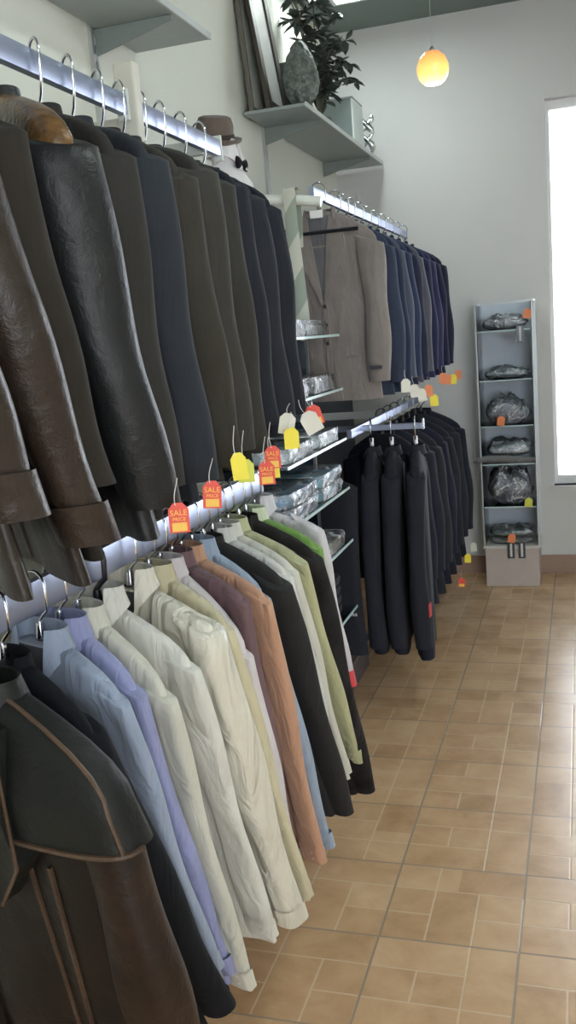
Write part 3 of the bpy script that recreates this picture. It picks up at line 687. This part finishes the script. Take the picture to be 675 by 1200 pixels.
def price_tag(p, label, kind, w=.029, h=.043, slen=.035, tilt=0, yaw=None, group=None, text=True):
    """p = top point of the tag; string rises from there"""
    p = Vector(p); t = thing('price_tag', label, 'price tag', p, group)
    if yaw is None: yaw = math.atan2(-p.x, p.y)*.9
    M = Matrix.Translation(p) @ Matrix.Rotation(yaw, 4, 'Z') @ Matrix.Rotation(tilt, 4, 'Y') @ Matrix.Rotation(R(90), 4, 'X')   # local x right, y up, z toward viewer
    base = {'red': TAGR, 'yellow': TAGY, 'white': TAGW, 'orange': TAGOR, 'lime': plain('tag_lime', (.62, .64, .08), .5)}[kind]
    poly = [(-w/2, -h), (w/2, -h), (w/2, -h*.22), (w*.22, 0), (-w*.22, 0), (-w/2, -h*.22)]
    MB().prism(poly, M @ Matrix.Translation((0, 0, -.0005)), .001).build('card', base, t, False)
    if kind == 'red':
        MB().prism([(-w*.36, -h*.95), (w*.36, -h*.95), (w*.36, -h*.66), (-w*.36, -h*.66)], M @ Matrix.Translation((0, 0, .0006)), .0004).build('price_box', TAGO, t, False)
        if text:
            text_mesh('SALE', h*.27, M @ Matrix.Translation((0, -h*.34, .0009)), TAGO, t)
            text_mesh('PRICE', h*.17, M @ Matrix.Translation((0, -h*.55, .0009)), TAGO, t)
    L_ = []
    for i in range(7):
        q = i/6; L_.append(M @ Vector((.004*math.sin(q*3+p.x*50), -h*.08+q*(slen+h*.08), .001)))
    MB().tube(L_, .0007, 5).build('string', STR, t)
    return t
def px(x, z, y): return (x, y, z)
price_tag((-.545, 1.185, 1.287), 'red SALE tag below the black coat with painted shoulder sheen, leftmost of the tags', 'red')
price_tag((-.548, 1.325, 1.295), 'red SALE tag hanging under the blue-grey coat', 'red', tilt=.06)
price_tag((-.548, 1.445, 1.322), 'large yellow tag hanging from a cuff under the olive grey coat', 'yellow', .026, .046, .045, -.08)
price_tag((-.555, 1.50, 1.303), 'lime yellow tag half hidden behind the large yellow tag', 'lime', .028, .040, .05)
price_tag((-.552, 1.60, 1.285), 'red SALE tag under the taupe grey jacket, third of the red ones', 'red', slen=.045)
price_tag((-.560, 1.665, 1.305), 'red SALE tag overlapping the third one, under the dark taupe jacket', 'red', slen=.045)
price_tag((-.572, 1.69, 1.285), 'yellow tag mostly hidden behind the overlapping red SALE tags', 'yellow', .029, .045)
price_tag((-.545, 1.745, 1.33), 'yellow tag under the first black jacket, below a cream tag', 'yellow', .029, .042, .03)
price_tag((-.560, 1.785, 1.355), 'cream tag above the yellow tag under the first black jacket', 'white', .032, .042, .02, .2)
price_tag((-.560, 1.905, 1.345), 'cream tag tilted in front of a red tag under the last black jacket', 'white', .038, .048, .03, -.45)
price_tag((-.562, 1.955, 1.355), 'red tag behind the tilted cream tag', 'red', .034, .045, .03, -.3, text=False)
for (u, v, kd, lab) in [((-.575, 3.20, 1.335), 'white', 0, 'white tag at the cuff of the light grey suit jacket'), ((-.575, 3.36, 1.305), 'white', 0, 'small white tag at the cuff of the slate blue jacket'),
                        ((-.57, 3.48, 1.28), 'white', 0, 'cream tag hanging low at cuff of the navy jacket'), ((-.565, 3.63, 1.285), 'orange', 0, 'orange tag above the bright yellow tag on far suits'),
                        ((-.56, 3.72, 1.24), 'yellow', 0, 'bright yellow tag hanging lowest under the far blue suits'), ((-.57, 4.07, 1.305), 'orange', 0, 'orange tag at cuff of the grey-blue jacket'),
                        ((-.57, 4.24, 1.29), 'orange', 0, 'orange tag at cuff of the royal navy jacket'), ((-.57, 4.42, 1.28), 'yellow', 0, 'small yellow tag at cuff of the violet blue jacket'),
                        ((-.57, 4.60, 1.29), 'orange', 0, 'orange tag at cuff of the midnight blue jacket, farthest of the row'),
                        ((-.575, 4.42, .30), 'red', 0, 'orange-red tag at the hem of the far lower black suits'), ((-.57, 4.66, .36), 'yellow', 0, 'yellow tag beside the orange-red one on the lower black suits'),
                        ((-.565, 4.86, .37), 'white', 0, 'small cream tag at the cuff of a far lower black suit')]:
    price_tag(u, lab, v, .032, .046, .03, random.uniform(-.12, .12), text=False)

# ------------------------------------------------------------------ glass unit with folded shirts
GX = -.775
def gshelf(z, x1=GX, y0=2.42, y1=3.10, lab=''):
    t = thing('glass_shelf', lab, 'shelf', (WX, y0, z))
    MB().box((WX+.02, y0, z-.008), (x1, y1, z)).build('glass_pane', GLASS, t, False)
    MB().box((x1, y0, z-.008), (x1+.003, y1, z)).build('glass_edge', GLASSEDGE, t, False)
    for y in (y0+.05, y1-.05): MB().box((WX+.0, y-.006, z-.03), (WX+.30, y+.006, z-.0085)).build('shelf_bracket', STEEL, t, False)
SZ = [1.504, 1.325, 1.155, .985, .80, .56]
nm = ['topmost', 'second', 'third', 'fourth', 'fifth', 'lowest']
for z, n_ in zip(SZ, nm): gshelf(z, lab=f'glass shelf of the middle unit, {n_} from the top')
gshelf(1.68, -.98, lab='short glass shelf under the shirt bust')
t = thing('glass_divider', 'upright glass side panel between the glass shelves and far suits', 'panel', (WX, 3.12, .15))
MB().box((WX+.02, 3.108, .16), (-.90, 3.114, 1.62)).build('glass_pane', clear('blue_glass', (.62, .72, .82), .04, .03), t, False)
for y in (2.36, 3.135):
    o = MB().box((-.905, y-.004, .14), (-.895, y+.004, 1.62)).build('unit_post', STEEL, None, False); tag(o, f'thin steel post of the glass shelf unit, {"near" if y < 3 else "far"} end', 'post')
def folded(x0, x1, y0, y1, z, h, c, label, group=None, wrap=True, second=None):
    """a folded, wrapped shirt lying on a shelf"""
    t = thing('folded_shirt', label, 'folded shirt', ((x0+x1)/2, (y0+y1)/2, z), group)
    rs = random.Random(sum(map(ord, label)))
    def slab(x0, x1, y0, y1, z0, z1, e, bumpy=.0):
        m = MB(); rings = []; n = 28
        for i, (q, zz) in enumerate(((0, z0), (.6, z0+e*.4), (1, z0+(z1-z0)*.35), (1, z0+(z1-z0)*.7), (.5, z1-e*.15), (-.6, z1))):
            ins = e*(1-q) if q >= 0 else e*2.2
            ring = []
            for j in range(n):
                a = 2*math.pi*j/n; c, s = math.cos(a), math.sin(a)
                u = sgn(c)*abs(c)**.25; v = sgn(s)*abs(s)**.25
                k = 1+bumpy*rs.uniform(-1, 1)
                ring.append(Vector(((x0+x1)/2+u*((x1-x0)/2-ins)*k, (y0+y1)/2+v*((y1-y0)/2-ins)*k, zz+(bumpy*.06*rs.uniform(-1, 1) if q < 1 and i > 2 else 0))))
            rings.append(ring)
        return m.loft(rings)
    m = cloth(c, .7, .2, .25)
    slab(x0+.004, x1-.004, y0+.004, y1-.004, z+.0015, z+h-.002, .006).build('folded_cloth', m, t, angle=60)
    # folded collar on top
    cx, cy = (x0+x1)/2+.03, (y0+y1)/2
    rr = []
    for i in range(17):
        a = R(-150+300*i/16); r0 = .038
        p = Vector((cx-.0+r0*math.cos(a)*1.0, cy+r0*1.1*math.sin(a), z+h-.003))
        d = Vector((math.cos(a), math.sin(a), 0)); rr.append([p, p+Vector((0, 0, .010)), p+d*.012+Vector((0, 0, .010)), p+d*.020+Vector((0, 0, 0))])
    MB().loft(rr).build('collar', cloth(second or sc(c, 1.4), .7, .2, .1), t, angle=50)
    if wrap: slab(x0-.004, x1+.004, y0-.004, y1+.004, z+.0005, z+h+.014, .005, .02).build('plastic_wrap', WRAP, t, angle=25)
x0, x1 = -1.10, -.785
folded(x0, -.80, 2.80, 3.06, 1.504, .035, (.62, .66, .70), 'white shirt in shiny plastic on the topmost glass shelf')
folded(x0, x1, 2.50, 2.77, 1.504, .035, (.5, .54, .6), 'grey shirt in plastic on the topmost glass shelf')
folded(x0, x1, 2.78, 3.06, 1.325, .04, (.06, .07, .10), 'dark shirt in plastic at the far end of the second glass shelf', second=(.6, .6, .65))
folded(x0, x1, 2.47, 2.74, 1.325, .04, (.5, .55, .62), 'pale grey shirt in plastic on the second glass shelf')
folded(x0, x1, 2.79, 3.07, 1.155, .03, (.66, .72, .78), 'white shirt in shiny plastic at the far end of the third glass shelf')
folded(x0, x1, 2.45, 2.75, 1.155, .03, (.62, .68, .75), 'white shirt in shiny plastic on the third glass shelf')
folded(x0, x1, 2.79, 3.07, .985, .028, (.03, .24, .34), 'teal shirt in plastic at the far end of the fourth glass shelf')
folded(x0, x1, 2.79, 3.07, 1.028, .028, (.06, .36, .50), 'turquoise shirt stacked on top of the teal shirt')
folded(x0, x1, 2.45, 2.76, .985, .028, (.05, .16, .36), 'blue shirt in plastic at the bottom of the near stack on the fourth glass shelf')
folded(x0, x1, 2.45, 2.76, 1.028, .03, (.12, .34, .56), 'sky blue shirt on top of the blue shirt on the fourth glass shelf', second=(.7, .75, .8))
folded(x0, x1-.0, 2.80, 3.06, .80, .03, (.20, .17, .12), 'olive brown shirt in shiny plastic on the fifth glass shelf')
folded(x0, x1, 2.47, 2.76, .80, .04, (.03, .03, .04), 'black folded shirt on the near end of the fifth glass shelf')
def folded_stack(x0, x1, y0, y1, z, n, h, c, labels):
    for i in range(n): folded(x0, x1, y0, y1, z+i*(h+.002), h, c, labels[i], wrap=False, second=c)
folded_stack(-1.12, -.80, 2.78, 3.05, .56, 4, .032, (.022, .024, .032), ['dark trousers folded at the bottom of the lowest shelf stack', 'dark trousers folded second from bottom of the lowest shelf stack', 'dark trousers folded third from bottom of the lowest shelf stack', 'dark trousers folded on top of the lowest shelf stack'])
# low plinth with folded packs
t = thing('plinth', 'low dark wooden plinth below the glass shelves', 'plinth', (WX, 2.4, 0))
MB().box((WX+.016, 2.40, 0), (-.96, 4.0, .13)).build('plinth_box', plain('dark_laminate', (.05, .035, .04), .4), t, False, bevel=.003)
MB().box((WX+.016, 2.40, .13), (-.94, 4.02, .145)).build('plinth_top', plain('dark_top', (.09, .07, .07), .35), t, False, bevel=.003)
folded(-1.24, -.96, 3.62, 3.92, .145, .03, (.30, .26, .22), 'beige folded garment in plastic at the far end of the plinth')
for i, y in enumerate((3.28, 3.29)): folded(-1.24, -.96, y-.0, y+.28, .145+i*.034, .032, (.03, .025, .04), f'dark folded jeans on the plinth, {"lower" if i == 0 else "upper"} of two', wrap=False, second=(.03, .03, .05))
t = thing('garment_bag', 'black garment bag with small white lettering below the glass shelves', 'bag', (-.92, 3.3, .21))
g_ = Garment('garment_bag', 'black garment bag', 'bag', (-.97, 3.40), 1.05, (-.80, 3.36, .93), (-.80, 3.36, .40), .28, cloth((.022, .023, .031)), .03, .08, None, .004, bodyw=1.0)
bpy.data.objects.remove(t); g_.root['label'] = 'black garment bag with small white lettering beside the face-out arm'; g_.light = False
g_.body()
m = MB(); u0 = .085
for w_, h_ in ((.008, .016), (.006, .011), (.008, .010), (.006, .012), (.009, .010), (.007, .011)):
    c0 = g_.front(u0, .44, .002); Mt = Matrix.Translation(c0) @ Matrix.Rotation(math.atan2(g_.d.y, g_.d.x), 4, 'Z'); m.box((0, -.0015, 0), (w_, 0, h_), Mt); u0 += w_+.0025
m.build('lettering', plain('white_print', (.45, .45, .45), .5), g_.root, False)
MB().tube([(-.97, 3.40, .965), (-.97, 3.40, 1.06), (-.955, 3.40, 1.10), (-.92, 3.43, 1.16)], .002, 6).build('bag_hook', CHROME, g_.root)

# ------------------------------------------------------------------ bust with hat
t = thing('shirt_bust', 'white dress shirt bust with black bow tie above the coats', 'mannequin', (-1.095, 3.02, 1.68))
WH = cloth((.74, .72, .74), .7, .1, .04)
prof = [(.085, .0), (.10, .03), (.115, .12), (.135, .22), (.14, .29), (.125, .335), (.085, .372), (.052, .392), (.045, .40)]
rings = []
for r, z in prof:
    rings.append([Vector((-1.095+.62*r*math.cos(a), 3.02+1.05*r*math.sin(a), 1.68+z)) for a in [2*math.pi*k/32 for k in range(32)]])
MB().loft(rings).build('shirt_front', WH, t, angle=70)
rr = []
for i in range(25):
    a = R(-160+320*i/24+180); q = abs(i-12)/12; c, s = math.cos(a), math.sin(a)
    f = lambda r, z: Vector((-1.095+c*r, 3.02+s*r, 1.68+z))
    rr.append([f(.040, .385), f(.044, .455), f(.048, .457), f(.062+.01*q**4, .452-.035-.045*q**5), f(.056+.01*q**4, .452-.035-.045*q**5), f(.046, .44), f(.043, .385)])
MB().loft(rr).build('shirt_collar', WH, t, angle=50)
bt = MB()
for s in (1, -1):
    rings = []
    for k, (u, hh, dd) in enumerate(((.004, .006, .005), (.015, .012, .009), (.032, .019, .011), (.044, .020, .006))):
        rings.append([Vector((-1.095+.056+dd*math.cos(a), 3.02+s*u, 1.68+.39+hh*math.sin(a))) for a in [2*math.pi*j/12 for j in range(12)]])
    bt.loft(rings)
bt.build('bow_tie', cloth((.012, .012, .016)), t)
MB().lathe([(0, .405), (.038, .404), (.038, .47), (.0, .475)], (-1.095, 3.02, 1.68), 20).build('neck_block', plain('neck', (.6, .58, .55), .5), t)
t = thing('hat', 'brown felt hat with turned brim perched on the white shirt bust', 'hat', (-1.155, 3.02, 2.145))
Mh = Matrix.Translation((-1.125, 3.02, 2.150)) @ Matrix.Rotation(R(14), 4, 'X') @ Matrix.Rotation(R(10), 4, 'Y') @ Matrix.Scale(.88, 4)
def lat(prof, M, n=32, ex=1.0):
    return [[M @ Vector((r*math.cos(a), r*ex*math.sin(a), z)) for a in [2*math.pi*k/n for k in range(n)]] for r, z in prof]
FEL = cloth((.13, .10, .085), .9, .4)
MB().loft(lat([(.068, .0), (.070, .02), (.067, .06), (.058, .083), (.045, .088), (.02, .078), (.0, .076)], Mh, 32, 1.15), cap=False).build('crown', FEL, t, angle=60)
MB().loft(lat([(.066, .0), (.085, -.006), (.098, .002), (.100, .012), (.097, .013), (.084, .002), (.070, .006)], Mh, 32, 1.15), cap=False).build('brim', FEL, t, angle=60)
MB().loft(lat([(.0715, .004), (.0725, .012), (.0715, .026), (.069, .028)], Mh, 32, 1.15), cap=False).build('hat_band', cloth((.05, .04, .035)), t, angle=60)

# ------------------------------------------------------------------ things on the far shelf
SH = 2.460
t = thing('picture_frame', 'tall dark picture frame leaning on the wall, left on the far shelf', 'picture frame', (-1.22, 4.2, SH))
def frame(y0, y1, xb, xt, h, w, mat, inner, t):
    th = math.atan2(xb-xt, h); M = Matrix.Translation((xb, y0, SH)) @ Matrix.Rotation(-th, 4, 'Y')
    W_ = y1-y0
    m = MB()
    for a, b in (((-.02, 0, 0), (0, W_, w)), ((-.02, 0, h-w), (0, W_, h)), ((-.02, 0, w), (0, w, h-w)), ((-.02, W_-w, w), (0, W_, h-w))): m.box(a, b, M)
    m.build('frame_border', mat, t, False, bevel=.003)
    MB().box((-.016, w, w), (-.010, W_-w, h-w), M).build('picture', inner, t, False)
frame(4.03, 4.33, -1.235, -1.315, .60, .05, plain('dark_frame', (.06, .05, .04), .5), plain('pale_print', (.42, .42, .40), .5), t)
t = thing('picture_frame', 'thin frame behind the tall dark one on the far shelf', 'picture frame', (-1.28, 4.0, SH))
frame(3.995, 4.20, -1.30, -1.335, .55, .02, plain('thin_frame', (.14, .13, .11), .5), plain('pale_print2', (.60, .62, .56), .6), t)
# carved urn
m, nt, b = nmat('carved_stone'); n = noise(nt, 38, 5, .6, None, .8); r = ramp(nt, n.outputs['Fac'], [(.35, (.07, .085, .075)), (.65, (.25, .29, .26))]); nt.links.new(r.outputs[0], b.inputs['Base Color']); b.inputs['Roughness'].default_value = .55
bump(nt, b, n.outputs['Fac'], .9, .01)
c = (-1.14, 4.2, SH)
t = thing('carved_urn', 'carved grey-green stone urn between picture frame and dark leaves', 'urn', c)
prof = [(.0, 0), (.048, .0), (.052, .012), (.046, .03), (.040, .045), (.055, .062), (.070, .09), (.078, .125), (.077, .16), (.068, .20), (.055, .235), (.040, .262), (.030, .285), (.016, .30), (.0, .305)]
pp = []
for i in range(len(prof)-1):
    for k in range(3): f = k/3; pp.append((prof[i][0]*(1-f)+prof[i+1][0]*f, prof[i][1]*(1-f)+prof[i+1][1]*f))
MB().lathe(pp[:12], c, 40).build('urn_foot', m, t, angle=80)
MB().lathe(pp[12:], c, 56, lambda a, z: 1+.07*math.sin(7*a+z*60)*math.sin(z*85)+.03*math.sin(15*a)).build('urn_body', m, t, angle=80)
t = thing('storage_box', 'dark slim box standing behind the carved urn', 'box', (-1.24, 4.42, SH))
MB().box((-1.30, 4.36, SH), (-1.16, 4.44, SH+.27)).build('box_body', plain('dark_card', (.10, .12, .11), .6), t, False, bevel=.003)
MB().box((-1.302, 4.358, SH+.235), (-1.158, 4.442, SH+.272)).build('box_lid', plain('dark_card2', (.12, .14, .13), .6), t, False, bevel=.003)
# artificial plant
t = thing('artificial_plant', 'tall dark leafy artificial plant by the back corner on the shelf', 'plant', (-1.2, 4.72, SH))
MB().lathe([(.0, 0), (.045, 0), (.058, .06), (.062, .085), (.055, .085), (.0, .07)], (-1.2, 4.72, SH), 24).build('pot', plain('dark_pot', (.08, .09, .09), .5), t)
rs = random.Random(5); LF = plain('dark_leaf', (.05, .062, .054), .5, var=.4)
for k in range(13):
    a = rs.uniform(0, 6.28); tipx = min(.14, max(-.10, .12*math.cos(a))); tipy = -.40+.85*k/12; hh = .66-.40*(k/12)+rs.uniform(-.05, .05)
    st = []; 
    for i in range(9):
        q = i/8; st.append(Vector((-1.2+tipx*q**1.3, 4.72+tipy*q**1.2, SH+.06+hh*math.sin(q*1.75)/math.sin(1.75)*1.0)))
    MB().tube(st, [.004-.0025*i/8 for i in range(9)], 6).build('stem', plain('stem', (.07, .07, .05), .6), t)
    lf = MB()
    for i in range(2, 9):
        for s in range(5):
            ang = rs.uniform(0, 6.28); d = Vector((math.cos(ang)*.8, math.sin(ang), rs.uniform(-.6, .5))).normalized(); Ln = rs.uniform(.06, .10); wd = Ln*.4
            sd = d.cross(Vector((0, 0, 1))).normalized(); up_ = sd.cross(d); p = st[i]
            pts = [p, p+d*Ln*.35+sd*wd*.5+up_*.004, p+d*Ln*.7+sd*wd*.4, p+d*Ln-up_*.008, p+d*Ln*.7-sd*wd*.4, p+d*Ln*.35-sd*wd*.5+up_*.004, p+d*Ln*.5-up_*.005]
            pts = [Vector((max(WX+.004, min(-1.04, v.x)), v.y, max(SH+.09, min(ZC-.01, v.z)))) for v in pts]
            off = up_*.0012
            lf.add(pts+[v-off for v in pts], [(0, 1, 6), (1, 2, 6), (2, 3, 6), (3, 4, 6), (4, 5, 6), (5, 0, 6), (7, 13, 8), (8, 13, 9), (9, 13, 10), (10, 13, 11), (11, 13, 12), (12, 13, 7)])
    stuff(lf.build('leaves', LF, t))
t = thing('display_box', 'grey glossy display box at the far end of the top shelf', 'box', (-1.17, 5.3, SH))
MB().box((-1.30, 5.10, SH), (-1.12, 5.34, SH+.25)).build('box_body', plain('grey_gloss', (.22, .26, .26), .25), t, False, bevel=.004)
MB().box((-1.124, 5.098, SH), (-1.115, 5.342, SH+.25)).build('edge_strip', plain('pale_strip', (.6, .66, .65), .3), t, False)
MB().box((-1.302, 5.098, SH+.25), (-1.115, 5.342, SH+.262)).build('box_lid', plain('grey_gloss2', (.26, .30, .30), .25), t, False, bevel=.003)
# silver sculpture: two joined figures
t = thing('silver_ornament', 'silver twisted ornament beside the grey display box', 'ornament', (-1.055+.0, 5.42, SH))
MB().lathe([(.0, 0), (.045, 0), (.045, .012), (.035, .018), (0, .02)], (-1.13, 5.42, SH), 24).build('ornament_base', plain('dark_base', (.1, .1, .1), .4), t)
for s in (1, -1):
    pts = [(-1.115+.03*s*math.sin(i*.75), 5.42+.012*s*math.cos(i*.6), SH+.015+i*.019) for i in range(11)]
    MB().tube(pts, [.012+.008*math.sin(i*.6)**2 for i in range(11)], 12).build('figure', plain('silver', (.75, .77, .78), .2, 1), t)
    MB().lathe([(0, .022), (.012, .018), (.017, .0), (.012, -.016), (0, -.02)], pts[-1], 16).build('figure_head', plain('silver', (.75, .77, .78), .2, 1), t)
t = thing('flower_ornament', 'tiny white flower ornament at the front edge of the far shelf', 'ornament', (-1.115, 4.95, SH))
m = MB()
for k in range(6):
    a = k*math.pi/3; m.lathe([(0, -.007), (.008, -.004), (.010, .002), (.006, .008), (0, .009)], (-1.115+.010*math.cos(a), 4.95+.013*math.sin(a), SH+.022+.004*math.sin(a)), 10)
m.build('petals', plain('petal', (.85, .85, .78), .5), t)
MB().lathe([(0, 0), (.012, 0), (.004, .006), (.003, .02), (0, .02)], (-1.115, 4.95, SH), 10).build('stand', plain('dark_base', (.1, .1, .1), .4), t)

# ------------------------------------------------------------------ glass display cabinet by the window
CX0, CX1, CY0, CY1 = -.562, -.242, 5.33, 5.62
t = thing('display_cabinet', 'tall narrow glass display cabinet beside the bright window', 'cabinet', ((CX0+CX1)/2, (CY0+CY1)/2, 0))
BX = plain('beige_box', (.50, .43, .40), .4); FR = plain('cab_frame', (.6, .64, .66), .3, .6)
MB().box((CX0+.01, CY0+.01, 0), (CX1-.01, CY1, .225)).build('base_box', BX, t, False, bevel=.003)
MB().box((CX0, CY0, .225), (CX1, CY1, .240)).build('base_top', plain('pale_top', (.62, .60, .58), .3), t, False, bevel=.002)
for x in (CX0+.004, CX1-.012):
    for y in (CY0+.002, CY1-.01): MB().box((x, y, .24), (x+.008, y+.008, 1.60)).build('frame_post', FR, t, False)
m = MB(); m.box((CX0, CY0, 1.60), (CX1, CY0+.01, 1.61)); m.box((CX0, CY1-.01, 1.60), (CX1, CY1, 1.61)); m.box((CX0, CY0+.01, 1.60), (CX0+.01, CY1-.01, 1.61)); m.box((CX1-.01, CY0+.01, 1.60), (CX1, CY1-.01, 1.61)); m.build('top_frame', FR, t, False)
MB().box((CX0+.01, CY1-.012, .24), (CX1-.01, CY1-.006, 1.60)).build('back_panel', plain('blue_grey_back', (.56, .62, .72), .35), t, False)
GL2 = clear('cabinet_glass', (.92, .95, .98), .02, .03)
for x in (CX0+.012, CX1-.016): MB().box((x-.002, CY0+.012, .24), (x+.002, CY1-.014, 1.6)).build('side_glass', GL2, t, False)
shz = [.24, .47, .715, .93, 1.185, 1.455]
for z in shz[1:]:
    MB().box((CX0+.016, CY0+.004, z-.006), (CX1-.018, CY1-.014, z)).build('glass_shelf', GLASS, t, False)
    MB().box((CX0+.016, CY0+.0, z-.006), (CX1-.018, CY0+.004, z)).build('shelf_edge', GLASSEDGE, t, False)
def bundle(z, h, c, label, x0=CX0+.03, x1=CX1-.035, y0=5.352, y1=5.59, wrap=True, seed=1, lump=.25):
    o = thing('wrapped_garment', label, 'folded garment', ((x0+x1)/2, (y0+y1)/2, z)); rs = random.Random(seed)
    def blob(e, hh, jit):
        rings = []; n = 30
        for i in range(9):
            q = i/8; rad = max(0, math.sin(math.pi*(q*.92+.06)))**.35
            rings.append([Vector(((x0+x1)/2+sgn(math.cos(a))*abs(math.cos(a))**.55*((x1-x0)/2-.012+e)*rad*(1+jit*.05*math.sin(5*a+i+seed)), (y0+y1)/2+sgn(math.sin(a))*abs(math.sin(a))**.55*((y1-y0)/2-.012+e)*rad, z+.002+hh*q*(1+lump*math.sin(2.3*a+seed)*q*.6+jit*.12*rs.uniform(-1, 1)*(q > .3)))) for a in [2*math.pi*j/n for j in range(n)]])
        return MB().loft(rings)
    blob(0, h*.85, .5).build('folded_cloth', cloth(c, .8, .2, .3, fold=1), o, angle=70)
    if wrap: blob(.006, h, 1.6).build('plastic_wrap', WRAP, o, angle=30)
bundle(1.455, .075, (.34, .37, .44), 'blue-grey garment in plastic on the top shelf of the glass cabinet', seed=2)
bundle(1.185, .06, (.26, .29, .35), 'dark grey garment in plastic on the second shelf of the glass cabinet', seed=3)
bundle(.93, .14, (.15, .17, .24), 'bulky navy garment in plastic above the orange tag in the glass cabinet', seed=4)
bundle(.745, .085, (.66, .67, .7), 'pale crumpled plastic-wrapped garment on the rolled cushion in the cabinet', seed=8)
bundle(.47, .20, (.12, .14, .20), 'large round dark blue bundle in plastic on the lowest glass shelf', seed=5, lump=.1)
bundle(.24, .035, (.25, .26, .26), 'grey folded garment at the bottom of the stack on the cabinet base', seed=6, wrap=False)
bundle(.28, .05, (.14, .17, .18), 'dark green-grey garment in plastic on top of the cabinet base stack', seed=7)
o = MB()
rings = []
for i in range(21):
    q = i/20; x = -.60+.345*q; rr = .021*(math.sin(math.pi*min(1, max(0, .04+.92*q)))**.22)
    rings.append([Vector((x, 5.345+rr*1.1*math.cos(a), .737+.006*math.sin(5*q)+rr*math.sin(a))) for a in [2*math.pi*k/16 for k in range(16)]])
tag(o.loft(rings).build('rolled_garment', cloth((.17, .17, .175)), None, angle=70), 'grey rolled garment sticking out of the glass cabinet to the left', 'rolled garment')
for (x, z, lab) in ((-.405, .265, 'black card strip with silver centre, left one at cabinet base'), (-.345, .265, 'black card strip with silver centre, right one at cabinet base'), (-.315, 1.475, 'grey card strip with pale centre near the cabinet top')):
    t = thing('belt_card', lab, 'card', (x, 5.325, z))
    MB().box((x-.019, 5.321, z-.095), (x+.019, 5.325, z+.0)).build('card', plain('black_card', (.05, .05, .06), .5) if z < 1 else plain('grey_card', (.18, .2, .26), .5), t, False, bevel=.001)
    MB().box((x-.006, 5.318, z-.085), (x+.006, 5.3205, z-.008)).build('centre_strip', plain('silver_strip', (.6, .6, .62), .3), t, False)
for p, k, lab in (((-.43, 5.315, .985), 'orange', 'orange tag in the middle of the glass cabinet'), ((-.395, 5.315, .315), 'orange', 'orange tag on the garments at the cabinet base'), ((-.295, 5.315, .52), 'lime', 'yellow-green tag at the right of the large dark blue bundle'), ((-.27, 5.315, 1.56), 'orange', 'pale orange tag at the top right of the glass cabinet')):
    price_tag(p, lab, k, .042, .052, .02, .15, 0, text=False)

# ------------------------------------------------------------------ light and world
w = bpy.data.worlds.new('World'); bpy.context.scene.world = w; w.use_nodes = True
bg = w.node_tree.nodes['Background']; bg.inputs['Color'].default_value = (.90, .95, 1, 1); bg.inputs['Strength'].default_value = 5.0

# ------------------------------------------------------------------ camera
cam = bpy.data.cameras.new('camera'); co = bpy.data.objects.new('camera', cam); col.objects.link(co)
Mw = ((.953, -.021, -.303), (.293, -.197, .936), (-.079, -.98, -.181))   # rows: world axes in (right, down, forward)
Rm = Matrix(((Mw[0][0], -Mw[0][1], -Mw[0][2]), (Mw[1][0], -Mw[1][1], -Mw[1][2]), (Mw[2][0], -Mw[2][1], -Mw[2][2]))).to_quaternion().to_matrix().to_4x4()
co.matrix_world = Matrix.Translation((0, 0, 1.5)) @ Rm
cam.sensor_fit = 'VERTICAL'; cam.sensor_height = 24; cam.lens = 24*1094.9/1200; cam.clip_start = .02
sc_ = bpy.context.scene; sc_.camera = co
sc_.view_settings.view_transform = 'Standard'; sc_.view_settings.look = 'None'; sc_.view_settings.gamma = 1; sc_.view_settings.exposure = .75
sc_.view_settings.use_curve_mapping = False
